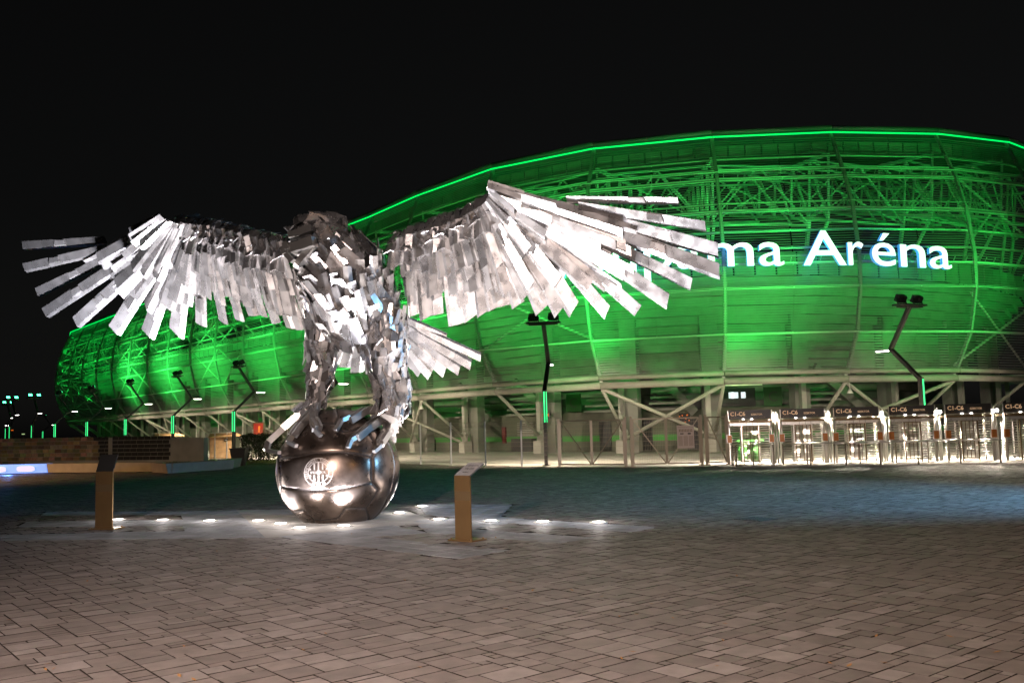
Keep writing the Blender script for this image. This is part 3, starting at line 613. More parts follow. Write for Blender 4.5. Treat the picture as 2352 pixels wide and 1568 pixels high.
# crest wrapped on the ball
cx, cy, cr = -.30, -.036, .222
crest = MB()
def onball(x, y, h=.004):
    a, b = cx+x*cr, cy+y*cr; c = math.sqrt(max(0, 1-a*a-b*b)); q = (rt*a+upv*b+fw*c)*(BR+h); return Vector((q.x, q.y, q.z+BC.z))
def ring(r0, r1, n=48):
    for k in range(n):
        a, b = 2*PI*k/n, 2*PI*(k+1)/n
        crest.quad(onball(r0*math.cos(a), r0*math.sin(a)), onball(r1*math.cos(a), r1*math.sin(a)), onball(r1*math.cos(b), r1*math.sin(b)), onball(r0*math.cos(b), r0*math.sin(b)))
def strip(x0, x1, y0, y1, n=6):
    for k in range(n):
        a, b = y0+(y1-y0)*k/n, y0+(y1-y0)*(k+1)/n; crest.quad(onball(x0, a), onball(x1, a), onball(x1, b), onball(x0, b))
ring(.95, 1.0); ring(.68, .73)
for k in range(5):
    x = -.56+k*.28; h = math.sqrt(.68**2-(abs(x)+.055)**2); strip(x-.055, x+.055, .17, h); strip(x-.055, x+.055, -h, -.17)
strip(-.66, .66, .145, .18, 1); strip(-.66, .66, -.18, -.145, 1); ring(0, .16, 14)
for k in range(14):
    a = 2*PI*k/14; b = 2*PI*(k+1)/14; crest.quad(onball(.15*math.cos(a), -.86+.15*math.sin(a)), onball(.15*math.cos(b), -.86+.15*math.sin(b)), onball(0, -.86), onball(0, -.86))
def bent(ch, size, x, y, rot):
    me = text_mesh(ch, size, 0, .004, 'CENTER'); ca, sa = math.cos(rot), math.sin(rot)
    vs = [onball(x+v.co.x*ca-v.co.y*sa, y+v.co.x*sa+v.co.y*ca, .005) for v in me.vertices]
    crest.add(vs, [tuple(p.vertices) for p in me.polygons])
for s, a0, a1 in (('FERENCV\u00c1ROSI', 205, 97), ('TORNA CLUB', 80, -22)):
    for k, ch in enumerate(s):
        if ch == ' ': continue
        a = math.radians(a0+(a1-a0)*k/(len(s)-1)); bent(ch, .22, .765*math.cos(a), .765*math.sin(a), a-PI/2)
for k, ch in enumerate('BPEST.IX.K.'): bent(ch, .23, -.52+k*.104, -.075, 0)
for ch, x in (('1', -.42), ('8', -.29), ('9', .29), ('9', .42)): bent(ch, .22, x, -.84, 0)
crest.build('club_crest', 'crest', ball)

# ================================================================ EAGLE
PSI = math.radians(14)
UA = Vector((math.cos(PSI), -math.sin(PSI), 0)); UN = Vector((-math.sin(PSI), -math.cos(PSI), 0)); EP = Vector((-3.9, 21.0, 0))
UA0, UN0 = UA, UN
eagle = thing('eagle_sculpture', 'huge eagle of cut steel plates spreading its wings above the ball', 'eagle sculpture', EP)
er = random.Random(11)
def ev(a, n, z): return UA*a+UN*n+Vector((0, 0, z))
def blade(p0, p1, nrm, wd, roll=0, ridge=.3, h=.16, slant=.3, taper=.85, th=.012, base_slant=.1):
    mb = MB(); D = (p1-p0); D.normalize(); S = D.cross(nrm).normalized(); Nn = S.cross(D).normalized()
    S2 = S*math.cos(roll)+Nn*math.sin(roll); N2 = Nn*math.cos(roll)-S*math.sin(roll); vs = []
    for (p, ww, sl) in ((p0, wd*taper, base_slant), (p1, wd, slant)):
        cs = [(-.5, 0), (-.5+ridge, h), (.5, 0)]
        for off in (0, -th):
            for (x, y) in cs: vs.append(p+S2*x*ww+N2*(y*ww+off)+D*(x*ww*sl))
    mb.add(vs, [(0,1,7,6),(1,2,8,7),(4,3,9,10),(5,4,10,11),(3,0,6,9),(2,5,11,8),(6,7,10,9),(7,8,11,10),(1,0,3,4),(2,1,4,5)])
    return mb
def wing(rows, edge, side, psi):
    UA = Vector((math.cos(psi), -math.sin(psi), 0)); UN = Vector((-math.sin(psi), -math.cos(psi), 0))
    ev = lambda a, n, z: UA*a+UN*n+Vector((0, 0, z))
    core = MB()
    es = [ev(a, -.12, z-.12) for a, z in edge]
    for a, b in zip(es, es[1:]): core.tube([a, b], .13, 6)
    wg = core.build('wing', 'stainless_core', eagle)
    for r, row in enumerate(rows):
        if r:      # slim blades between the main ones
            more = []
            for q0, q1 in zip(row, row[1:]):
                t = er.uniform(.4, .6); f_ = er.uniform(.86, .98); m_ = [x0+(x1-x0)*t for x0, x1 in zip(q0, q1)]
                more += [q0[:4]+(q0[4]*.8,), (m_[0], m_[1], m_[0]+(m_[2]-m_[0])*f_, m_[1]+(m_[3]-m_[1])*f_, m_[4]*.74)]
            row = more+[row[-1]]
        for k, (a0, z0, a1, z1, wd) in enumerate(row):
            if r: k = k/2
            lay_ = .11*r+.05*(int(k*(2 if r else 1)) % 2)+.085*max(0, 7-k)
            dd_ = .085*max(0, 7-k)/22.0       # front blades sit nearer: keep the fan's outline compact
            a0, a1 = a0-(a0-4)*dd_, a1-(a1-4)*dd_; z0, z1 = z0-(z0-2)*dd_, z1-(z1-2)*dd_
            p0 = ev(a0, lay_+.10, z0); p1 = ev(a1+er.uniform(-.03, .03), lay_+.05-.25*max(0, z0-z1)+(er.uniform(-.17, .15) if r else er.uniform(-.04, .04)), z1+er.uniform(-.03, .03))
            if r == 0 and (p1-p0).length > 2: p0 = p0.lerp(p1, .25)
            tw = er.choice((-1, 1))*er.uniform(.05, .7) if r else er.uniform(-.14, .14)
            blade(p0, p1, UN-Vector((0, 0, 1.0 if abs(a1) > 5 else .7)), wd*(1.32 if abs(a1) > 4.2 and r < 2 else 1.08), tw, ridge=.3 if side < 0 else .72, h=er.uniform(.12, .24), slant=side*er.uniform(.1, .6), taper=.95).build('feather', 'stainless', wg)
            if r == 0:    # bracket plates bolted on the outer blades
                if (p1-p0).length > 1.5:
                    q = p0.lerp(p1, er.uniform(.45, .6)); e = q+(p1-p0).normalized()*.34
                    blade(q+UN*.05, e+UN*.05, UN-Vector((0, 0, .75)), wd*.9, tw, ridge=.3 if side < 0 else .72, h=.12, slant=side*.5).build('joint_plate', 'stainless', wg)
    # dark small coverts along the leading edge, turned to the sky
    for (A, B) in zip(edge, edge[1:]):
        L = math.hypot(B[0]-A[0], B[1]-A[1]); n = max(2, round(L/.17))
        for k in range(n):
            t = (k+er.uniform(.2, .8))/n; a, z = A[0]+(B[0]-A[0])*t, A[1]+(B[1]-A[1])*t; sp_ = (a-edge[1][0])*side
            for (dz, n0, n1, ln) in ((.06, -.28, .12, .30), (-.04, .16, .46, .36), (-.22, .28, .50, .40), (-.46, .42, .44, .46)):
                dx = er.uniform(-.08, .08)+(.06*side if a*side > 3.6 else 0)
                p0 = ev(a, n0, z+dz+er.uniform(-.03, .04)); p1 = ev(a+dx, n1+er.uniform(-.06, .06), z+dz-ln*(.35 if dz > 0 else 1)+er.uniform(-.05, .05))
                blade(p0, p1, UN+Vector((0, 0, .8 if dz > -.3 else -.35)), er.uniform(.17, .26), er.uniform(-.5, .5), h=er.uniform(.05, .25), slant=er.uniform(-.7, .7), taper=er.uniform(.6, 1)).build('covert', 'stainless', wg)
    return wg
wing(LW, LE, -1, math.radians(20)); wing(RW, RE, 1, PSI)
# tail fan
tl = MB(); tl.tube([ev(.2, -.5, 4.75), ev(.35, -1.1, 4.5)], .35, 8); tail = tl.build('tail', 'stainless_core', eagle)
for r, row in enumerate(TAIL):
    for k, (a0, z0, a1, z1, wd) in enumerate(row):
        blade(ev(a0, -1.05+.1*r, z0), ev(a1, -1.5+.14*r+.03*(k % 2), z1), UN, wd*1.1, er.uniform(-.15, .15), h=.14, slant=.35).build('tail_feather', 'stainless', tail)
# body and legs: a dark core covered in overlapping plates
def covered(name, spine, pname, nring, narc, pl, pw, flow, droop, parent=None, front=-.15, tz=.3):
    pts = [(ev(a, n, z), r) for a, z, n, r in spine]
    core = MB(); V = []; K = 12
    for i, (p, r) in enumerate(pts):
        d = (pts[min(i+1, len(pts)-1)][0]-pts[max(i-1, 0)][0]).normalized(); x = d.cross(UN).normalized(); y = x.cross(d).normalized()
        V += [p+x*math.cos(2*PI*k/K)*r*.86+y*math.sin(2*PI*k/K)*r*.86 for k in range(K)]
    F = [(i*K+k, i*K+(k+1) % K, (i+1)*K+(k+1) % K, (i+1)*K+k) for i in range(len(pts)-1) for k in range(K)]
    F += [tuple(range(K)), tuple(range((len(pts)-1)*K, len(pts)*K))]
    core.add(V, F); root = core.build(name, 'stainless_core', parent or eagle); rest = MB()
    tot = sum((b[0]-a[0]).length for a, b in zip(pts, pts[1:]))
    for ri in range(nring):
        s = tot*(ri+.15)/nring; acc = 0
        for a, b in zip(pts, pts[1:]):
            l = (b[0]-a[0]).length
            if acc+l >= s: break
            acc += l
        t = min(1, (s-acc)/l); p = a[0].lerp(b[0], t); r = a[1]+(b[1]-a[1])*t; d = (b[0]-a[0]).normalized()
        x = d.cross(UN).normalized(); y = x.cross(d).normalized()
        if y.dot(UN) < 0: y = -y
        na = max(5, round(narc*r/max(q[1] for q in pts)))
        for k in range(na):
            th_ = 2*PI*(k+.5*(ri % 2)+er.uniform(-.25, .25))/na; o = x*math.cos(th_)+y*math.sin(th_)
            fd_ = (d-o*droop*.45+Vector(flow)*(.4)+Vector((er.uniform(-.3, .3), er.uniform(-.3, .3), er.uniform(-.2, .2)))).normalized()
            L = pl*er.uniform(.75, 1.3); q = p+o*r*er.uniform(.93, 1.06)
            mb = blade(q-fd_*L*.5, q+fd_*L*.5+o*er.uniform(-.04, .05), (o-Vector((0, 0, tz))).normalized(), pw*er.uniform(.75, 1.3), er.uniform(-.45, .45), ridge=er.uniform(.2, .8), h=er.uniform(0, .2), slant=er.uniform(-.8, .8), taper=er.uniform(.6, 1.05), base_slant=er.uniform(-.4, .4))
            if o.dot(UN) > front: mb.build(pname, 'stainless', root)
            else: rest.add(mb.v, mb.f)
    if rest.v: q = rest.build(pname+'_cluster', 'stainless', root); q['kind'] = 'stuff'
    return root
torso = covered('torso', TORSO[1:], 'plate', 17, 19, .58, .28, UA*.12, .34)
head = covered('head', [(-.42, 6.36, 1.28, .18), (-.34, 6.42, 1.1, .32), (-.1, 6.42, .85, .42), (.15, 6.3, .6, .5)], 'plate', 6, 11, .36, .22, UA*.2, .3, tz=.9)
covered('leg', [(a, z, n, r*.88) for a, z, n, r in LEGL], 'plate', 15, 10, .24, .18, (0, 0, 0), .2, tz=.65); covered('leg', [(a, z, n, r*.9) for a, z, n, r in LEGR], 'plate', 16, 11, .26, .2, (0, 0, 0), .2, tz=.65)
# feathered spur behind the right leg
for k in range(22):
    t = k/21; p0 = ev(1.22+.1*er.random()-.22*t, -.1-.2*er.random(), 3.0-.85*t); p1 = p0+ev(.14-.26*t+er.uniform(-.06, .06), -.15, -.42)
    blade(p0, p1, UN, .2, er.uniform(-.4, .4), h=.1, slant=er.uniform(-.5, .5)).build('spur_plate', 'stainless', eagle)
# head: brow, hooked beak, throat bar
def chain(name, pts, w0, w1, m, parent):
    mb = MB(); n = len(pts)-1
    for k, (a, b) in enumerate(zip(pts, pts[1:])):
        wa = w0+(w1-w0)*k/max(1, n); mb.bar(a, b, wa, wa*.8)
    return mb.build(name, m, parent)
def hp(l, n): return [ev(a, n, z) for a, z in l]
chain('beak', hp([(.10, 6.07), (-.19, 6.00), (-.46, 5.95)], 1.62), .27, .22, 'claw', head)
chain('beak_tip', hp([(-.46, 6.02), (-.57, 5.98), (-.54, 5.84), (-.38, 5.66)], 1.68), .21, .09, 'claw', head)
chain('lower_beak', hp([(.02, 6.0), (-.19, 5.80), (-.36, 5.62)], 1.5), .2, .15, 'claw', head)
chain('brow', hp([(.0, 6.40), (-.30, 6.32), (-.56, 6.28)], 1.5), .2, .12, 'claw', head)
mb = MB(); mb.box(ev(-.30, 1.36, 6.14), (.5, .22, .2), M=Matrix.Rotation(-PSI, 3, 'Z')); mb.build('mouth_shade', 'dark', head)  # solid dark block painted as the shade inside the open beak
# feet: square-section toes and claws gripping the ball
def wv(l): return [Vector(q)-EP for q in l]
FEET = [([[(-4.59,20.8,2.46),(-4.95,20.72,2.33),(-5.21,20.66,2.09),(-5.50,20.55,1.80)],[(-4.53,20.48,2.40),(-4.69,20.2,2.18),(-4.84,20.03,1.92)],[(-4.48,20.43,2.42),(-4.37,20.06,2.24),(-4.23,19.84,2.06)]],
         [[(-5.50,20.55,1.80),(-5.52,20.42,1.62),(-5.15,20.12,1.56)],[(-4.84,20.03,1.92),(-4.92,19.98,1.79),(-4.71,19.84,1.70)],[(-4.42,20.10,2.2),(-4.30,19.82,2.03),(-4.16,19.76,1.90)]]),
        ([[(-2.96,20.9,2.40),(-3.33,20.6,2.45),(-3.62,20.12,2.22)],[(-2.97,20.85,2.28),(-3.2,20.2,2.07),(-3.42,19.84,1.84)],[(-2.87,20.9,2.2),(-2.85,20.5,1.94),(-2.95,20.17,1.71)]],
         [[(-3.62,20.15,2.30),(-3.76,20.02,2.23),(-3.86,19.82,2.0)],[(-3.40,19.88,1.89),(-3.52,19.76,1.8),(-3.57,19.70,1.64)],[(-2.88,20.33,1.79),(-2.93,20.13,1.66),(-3.06,19.96,1.53)]])]
for toes, claws in FEET:
    c = wv(toes[0])[0]; mb = MB(); mb.box(c+Vector((.05, .05, .02)), (.34, .34, .22), M=Matrix.Rotation(.5, 3, 'Y')); ft = mb.build('foot', 'claw', eagle)
    for tpts in toes:
        q = wv(tpts); mb = MB()
        for k, (a, b) in enumerate(zip(q, q[1:])):
            side = (b-a).cross(Vector((0, 0, 1))).normalized(); ww = .125-.02*k
            for s in (-1, 1): mb.bar(a+side*s*.07, b+side*s*.06, .055, ww+.05)
            mb.bar(a+Vector((0, 0, .02)), b, .09, .06)
        mb.build('toe', 'claw', ft)
    for tpts in claws: chain('claw', wv(tpts), .12, .075, 'claw', ft)
    for k in range(10):
        p = c+Vector((er.uniform(-.2, .25), er.uniform(-.25, .2), er.uniform(0, .22))); blade(p, p+Vector((er.uniform(-.2, .2), -.12, -.2)), UN, .17, er.uniform(-.6, .6), h=.15, slant=er.uniform(-.6, .6)).build('ankle_plate', 'stainless', ft)

# ================================================================ UPLIGHTS sunk in the paving
UPL = [(-9.6,22.3,'leftmost uplight, showing beside the left post'),(-8.37,21.9,'second uplight from the left in the paving'),(-7.1,21.4,'third uplight from the left in the paving'),(-5.89,21.1,'fourth uplight from the left, at the pale slab\'s tip'),
 (-5.18,20.33,'uplight left of the ball\'s foot'),(-4.53,19.32,'uplight in front of the ball, left of its middle'),(-3.64,19.52,'uplight in front of the ball, right of its middle'),(-2.81,22.2,'uplight close behind the ball on its right'),
 (-2.43,23.88,'farthest uplight, behind the ball on the right'),(-1.71,20.38,'uplight just left of the right post'),(-.55,19.72,'first uplight to the right of the right post'),(.54,19.27,'second uplight to the right of the right post'),(1.67,18.9,'rightmost uplight, on the tip of the tile strip')]
u0 = None
for k, (x, y, lab) in enumerate(UPL):
    if u0 is None:
        u0 = t = thing('ground_uplight', lab, 'uplight', (x, y, 0), 0, 'uplights sunk in the paving around the ball')
        m = MB(); m.tube([(0, 0, -.01), (0, 0, .018)], .19, 20); m.build('rim', 'steel_galv', t)
        m = MB(); m.tube([(0, 0, .018), (0, 0, .026)], .12, 20); m.build('lens', 'uplight_glass', t)
    else: t = copy_tree(u0); t.location = (x, y, 0); t['label'] = lab
    tgt = [(-11.2,23.2,5.6),(-9.0,22.8,5.8),(-7.2,22.1,6),(-5.2,20.8,6.3),(-4.6,19.8,6.4),(-4.4,19.3,6),(-3.55,19.5,5.5),(-2.6,21,5),(-2.2,22.4,4),(-2.6,20.4,6.3),(-.3,19.9,6.3),(1.6,19.2,6.3),(3.4,18.4,6)][k]
    lamp('uplight_beam', 'SPOT', (x, y, .10), UP_E*(1.15 if k < 2 else 1.05 if k == 3 else .95 if k == 9 else .58 if k > 10 else 1.0 if k < 4 or k > 8 else .30 if k < 7 else .6), (1, .90, .85) if k in (2, 3, 9, 10, 11) else (.88, .89, 1), tgt, 92, .9, .12)
    lamp('uplight_spill', 'POINT', (x, y, .30), 17, (1, .92, .88), None, rad=.1)

# ================================================================ INFO POSTS
def stele(name, label, loc, rz, wd, h, back, rise, pm):
    t = thing(name, label, 'info post', loc, rz)
    m = MB(); m.box((0, 0, h/2), (wd, .03, h)); m.build('plate', 'stele', t)
    m = MB(); m.box((0, .1, .012), (wd+.18, .42, .024)); fo = m.build('base_plate', 'stele', t)
    for sx in (-1, 1):
        for y in (-.06, .26): b = MB(); b.tube([(sx*(wd/2+.05), y, .02), (sx*(wd/2+.05), y, .05)], .022, 6); b.build('bolt', 'stele', fo)
    m = MB(); m.box((0, -.0165, h-.36), (wd-.004, .003, .16)); m.build('engraved_band', 'brown_metal', t)
    n3 = Vector((0, back, rise)).normalized(); nn = Vector((0, -n3.z, n3.y))
    m = MB(); a, b = Vector((-wd/2, -.015, h)), Vector((wd/2, -.015, h)); c, d = b+Vector((0, back, rise)), a+Vector((0, back, rise)); th_ = -nn*.025
    m.add([a, b, c, d, a+th_, b+th_, c+th_, d+th_], [(0,1,2,3),(7,6,5,4),(0,4,5,1),(1,5,6,2),(2,6,7,3),(3,7,4,0)]); pl = m.build('plaque', pm, t)
    if pm == 'plaque':
        L = math.hypot(back, rise); ang = math.atan2(rise, back)
        for s, sz, v in (('A SZOBORRA', .05, .72), ('TILOS', .085, .46), ('fel\u00e1llni!', .05, .22)):
            text(s, sz, 'engraving', Matrix.Translation(Vector((0, -.015, h))+n3*L*v+nn*.002) @ Matrix.Rotation(ang, 4, 'X'), pl, extrude=.001, align='CENTER')
    return t
stele('info_post', 'bronze-brown bent-plate post with silver plaque, right of the ball', (-.95, 16.5, 0), math.radians(-38), .37, 1.15, .40, .21, 'plaque')
stele('info_post', 'golden bent-plate post with dark top plaque, left of the uplights', (-9.0, 20.2, 0), math.radians(-12), .42, 1.25, .16, .36, 'dark')  # plaque coloured dark for the night sky it reflects

# ================================================================ WALL, BENCHES, KIOSKS, BIN, HEDGE on the left
A, B = Vector((-58, 78.5, 0)), Vector((-22.9, 67.7, 0)); d = (B-A); LN = d.length; rz = math.atan2(d.y, d.x)
wl = thing('tiled_wall', 'long low wall with tan, black and grey tiled stretches behind the bench', 'wall', A, rz)
def wz(x): return 2.32-.55*x/LN
m = MB(); m.add([(0, 0, 0), (LN, 0, 0), (LN, 0, wz(LN)), (0, 0, wz(0)), (0, .5, 0), (LN, .5, 0), (LN, .5, wz(LN)), (0, .5, wz(0))], [(0,1,2,3),(7,6,5,4),(4,5,1,0),(3,2,6,7),(1,5,6,2),(0,4,7,3)]); m.build('wall_core', 'concrete', wl)
def wx(px):    # distance along the wall of a sight line px
    k = (px-1176)/2100; return (k*A.y-A.x)/((d.x-k*d.y)/LN)
X1, X2, X0 = wx(228), wx(392), wx(-20)
R_ = 8; cm = {}
cols = [(.15,.115,.065),(.19,.15,.09),(.105,.082,.05),(.25,.20,.125),(.125,.10,.062)]; wr = random.Random(9); nt_ = 0; rest = MB()
tw = (X1-X0)/18.0
for r in range(7):
    off = (r % 2)*tw*.2; x = X0-off
    while x < X2:
        z = 2.25-.3*(r+1); z -= .55*x/LN*.5; h = .262
        dark = x+tw/2 > X1+(0 if r else -tw)
        if not (dark and (x > X2-tw*(2 if r > 5 else 1))) and z > 0:
            mb = MB(); mb.box((0, 0, 0), (tw-.06, .05, h)); key = ('d' if dark else 'l')
            if key not in cm: cm[key] = mb.mesh('tile', ['tile_wall'])
            o = bpy.data.objects.new('tile', cm[key]); COL.objects.link(o); o.parent = wl; o.location = (x+tw/2, -.03+wr.uniform(-.006, .006), z+h/2)
            o.color = (*((.012, .014, .016) if dark else tuple(v*wr.uniform(.9, 1.5) for v in wr.choice(cols))), 1)
        x += tw
m = MB(); m.box(((X1+X2)/2-2.2, -.07, 1.0), (.35, .04, 1.9)); m.build('wall_strip', 'concrete', wl)
def bench(label, pts, h, m, name='concrete_bench', cat='bench', depth=.55):
    a, b = Vector((*pts[0], 0)), Vector((*pts[1], 0)); dd = b-a; t = thing(name, label, cat, a, math.atan2(dd.y, dd.x), 'low benches in front of the tiled wall')
    L = dd.length; mb = MB(); mb.add([(0,0,.05),(L,0,.05),(L,-.12,h),(0,-.12,h),(0,depth,.05),(L,depth,.05),(L,depth,h),(0,depth,h)], [(0,1,2,3),(7,6,5,4),(3,2,6,7),(1,5,6,2),(0,4,7,3)]); mb.build('block', m, t); return t, L
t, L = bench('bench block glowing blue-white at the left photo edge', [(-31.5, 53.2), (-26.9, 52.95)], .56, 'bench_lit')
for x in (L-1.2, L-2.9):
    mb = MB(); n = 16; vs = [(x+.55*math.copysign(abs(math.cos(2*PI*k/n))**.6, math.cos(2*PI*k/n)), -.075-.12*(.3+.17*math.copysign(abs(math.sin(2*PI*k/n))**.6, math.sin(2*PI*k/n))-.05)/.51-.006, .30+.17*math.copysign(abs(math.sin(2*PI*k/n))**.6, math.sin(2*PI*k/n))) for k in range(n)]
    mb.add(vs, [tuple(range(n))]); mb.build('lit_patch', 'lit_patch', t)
lamp('bench_glow', 'AREA', (-29, 52.6, .35), 60, (.12, .3, 1), (-29, 48, 0), rad=.1)
bench('long unlit brown bench stretch right of the blue one', [(-26.85, 52.95), (-19.5, 50.1)], .56, 'bench')
bench('bench block with a tapered end jutting toward the plaza', [(-19.45, 49.4), (-17.9, 47.5)], .56, 'bench')
bench('bench block running back to the right, two lengths long', [(-17.75, 47.6), (-15.75, 51.4)], .56, 'bench')
bench('farthest short bench block, ending near the black bin', [(-16.0, 51.6), (-16.3, 54.6)], .56, 'bench')
def kiosk(label, loc, rz):
    t = thing('wooden_kiosk', label, 'kiosk', loc, rz, 'wooden huts behind the wall')
    for k in range(9): mb = MB(); mb.box((0, 0, .1+.19*k), (1.7, .05, .182)); mb.build('plank', 'wood', t)
    for k in range(9): mb = MB(); mb.box((-.87, .75, .1+.19*k), (.05, 1.5, .182)); mb.build('plank', 'wood_shaded', t)
    mb = MB(); mb.add([(-1.0,-.15,1.70),(1.75,-.5,1.78),(1.1,.2,2.08),(-.9,1.6,2.08),(-1.0,-.15,1.75),(1.75,-.5,1.83),(1.1,.2,2.13),(-.9,1.6,2.13)], [(3,2,1,0),(4,5,6,7),(0,1,5,4),(1,2,6,5),(2,3,7,6),(3,0,4,7)]); mb.build('roof', 'wood', t)
    for x in (-.45, .5): mb = MB(); mb.box((x, -.06, 1.0), (.08, .05, 2.1)); mb.build('upright', 'alu', t)
    mb = MB(); mb.box((0, -.2, 2.1), (2.2, .05, .05)); mb.build('gutter', 'alu', t)
    mb = MB(); mb.box((.42, -.1, 1.5), (.28, .02, .2)); sg = mb.build('notice', 'dark', t); mb = MB(); mb.box((.42, -.114, 1.49), (.18, .006, .05)); mb.build('print', 'alu', sg)
    return t
kk = kiosk('wooden plank kiosk lit orange beside the grey wall end', (-24.3, 76.0, 0), math.radians(14))
k2 = copy_tree(kk); k2.location = (-31.2, 82, .1); k2['label'] = 'wooden hut showing only its pale roof over the wall'
t = thing('litter_bin', 'black tapered litter bin on the grass edge', 'bin', (-17.25, 57.6, 0)); mb = MB()
mb.add([(-.33,-.3,0),(.33,-.3,0),(.33,.3,0),(-.33,.3,0),(-.48,-.4,1.02),(.48,-.4,1.02),(.48,.4,1.02),(-.48,.4,1.02)], [(0,1,5,4),(1,2,6,5),(2,3,7,6),(3,0,4,7)]); mb.build('body', 'bin', t)
mb = MB(); mb.box((0, 0, 1.06), (1.04, .88, .08)); mb.build('lid', 'bin', t)
t = thing('hedge', 'dark climbing hedge on a frame left of the ball', 'hedge', (-18.3, 66.0, 0)); lf = MB(); hr = random.Random(4)
for k in range(5200):
    x = hr.uniform(-1.35, 1.6); z = hr.random()**.8*1.95; y = hr.gauss(0, .22)
    if hr.random() < .35+.65*(math.sin(x*5+z*2)*.5+.5) or z > 1.2:
        c = Vector((x, y-.05*x, z+.05*math.sin(x*7))); a = Vector((hr.uniform(-1, 1), hr.uniform(-1, 1), hr.uniform(-1, 1))).normalized()*.06; b = Vector((hr.uniform(-1, 1), hr.uniform(-1, 1), hr.uniform(-1, 1))).normalized()*.05
        lf.quad(c-a, c-b, c+a, c+b)
o = lf.build('foliage', 'leaf', t); o['kind'] = 'stuff'
tg = MB()
for k in range(24): x = hr.uniform(-1.3, 1.5); tg.tube([(x, 0, 0), (x+hr.uniform(-.2, .2), .05, .9), (x+hr.uniform(-.3, .3), 0, 1.8)], .025, 5, r2=.01)
tg.build('stem', 'twig', t)
# red menu screen and black strip sign by the columns
t = thing('menu_screen', 'small glowing red screen on a column behind the bin', 'screen', (-22.4, 80.5, 0)); mb = MB(); mb.box((0, 0, 1.5), (.12, .12, 3.0)); mb.build('stand', 'lamp_post', t)
mb = MB(); mb.box((0, -.1, 2.35), (1.0, .12, 1.15)); mb.build('frame', 'brown_metal', t); mb = MB(); mb.box((0, -.165, 2.35), (.8, .02, .95)); mb.build('display', 'red_screen', t); mb = MB(); mb.bar((.05, -.18, 2.05), (.1, -.18, 2.6), .16, .02); mb.build('bright_mark', 'amber', t)

# ================================================================ FENCE, GATES
FP = [(-20.4,71.6),(-18.4,69.0),(-16.4,66.4),(-14.4,63.8),(-12.4,61.2),(-10.5,58.7),(-8.8,56.5),(-7.1,54.3),(-5.32,52.02),(-3.44,49.69),(-1.53,47.98),(.34,46.33),(2.10,44.30)]
fence = thing('mesh_fence', 'tall wire mesh fence on pale steel posts left of the gates', 'fence', (-3.44, 49.69, 0)); FI = Vector((-3.44, 49.69, 0))
for x, y in FP: mb = MB(); mb.box(Vector((x, y, 1.15))-FI, (.07, .07, 2.3)); mb.build('fence_post', 'camera_white', fence)
def mesh_panel(a, b, z0, z1, name, parent, I, dv=.075, dh=.21):
    a, b = Vector(a), Vector(b); L = (b-a).length; mb = MB(); n = int(L/dv)
    for k in range(1, n): p = a.lerp(b, k/n)-I; mb.bar((p.x, p.y, z0), (p.x, p.y, z1), .006)
    k = z0
    while k <= z1+.01: mb.bar(Vector((a.x, a.y, k))-I, Vector((b.x, b.y, k))-I, .012); k += dh
    o = mb.build(name, 'fence', parent); return o
for a, b in zip(FP, FP[1:]): mesh_panel((*a, 0), (*b, 0), .15, 2.25, 'wire_panel', fence, FI)
def gate_leaf(t, a, b, rising, I):
    a, b = Vector((*a, 0))-I, Vector((*b, 0))-I; z0, z1 = .12, 2.18; mb = MB(); U3 = Vector((0, 0, 1))
    mb.bar(a+U3*z0, a+U3*z1, .06); mb.bar(b+U3*z0, b+U3*z1, .06); mb.bar(a+U3*z0, b+U3*z0, .06); mb.bar(a+U3*z1, b+U3*z1, .06)
    mb.bar(a+U3*(z0 if rising else z1), b+U3*(z1 if rising else z0), .045); lf_ = mb.build('gate_leaf', 'fence', t)
    mesh_panel(a, b, z0, z1, 'wire_infill', lf_, Vector((0, 0, 0))); return lf_
for (p, q, two, lab) in (((2.12,44.25),(5.12,42.55),1,'double steel gate with crossing braces beside the fence lamp'), ((5.38,42.42),(8.58,42.28),1,'double steel gate carrying the house rules poster'), ((8.78,42.2),(9.85,42.5),0,'single narrow steel gate next to the first turnstile')):
    a, b = Vector((*p, 0)), Vector((*q, 0)); t = thing('steel_gate', lab, 'gate', a, 0, 'steel gates in the fence line')
    for c in (a, b): mb = MB(); mb.box(c-a+Vector((0, 0, 1.15)), (.11, .11, 2.3)); mb.box(c-a+Vector((0, 0, .02)), (.28, .2, .04)); mb.build('gate_post', 'fence', t)
    mid = a.lerp(b, .5); e = (b-a).normalized()*.09; f2 = (b-a).normalized()*.03
    if two: gate_leaf(t, tuple((a+e)[:2]), tuple((mid-f2)[:2]), False, a); gate_leaf(t, tuple((mid+f2)[:2]), tuple((b-e)[:2]), True, a)
    else: gate_leaf(t, tuple((a+e)[:2]), tuple((b-e)[:2]), False, a)
t = thing('rules_poster', 'pale pinkish rules poster fixed to the second gate', 'poster', (7.85, 42.2, 0), math.radians(-2.5))
mb = MB(); mb.box((0, 0, 1.32), (.78, .02, 1.05)); mb.build('board', 'poster', t)
mb = MB()
for k in range(9): mb.box((-.27+.07*k, -.013, 1.64), (.045, .006, .045)); mb.box((-.27+.07*k, -.013, 1.57), (.045, .006, .045))
for c in range(3):
    for k in range(13): mb.box((-.24+.24*c, -.013, 1.34-.035*k), (.2, .006, .012))
mb.box((0, -.013, 1.76), (.68, .006, .012)); mb.build('print', 'brown_metal', t)
mb = MB(); mb.box((-.17, -.013, 1.46), (.16, .006, .05)); mb.box((.17, -.013, 1.46), (.14, .006, .07)); mb.build('picture', 'ink', t)

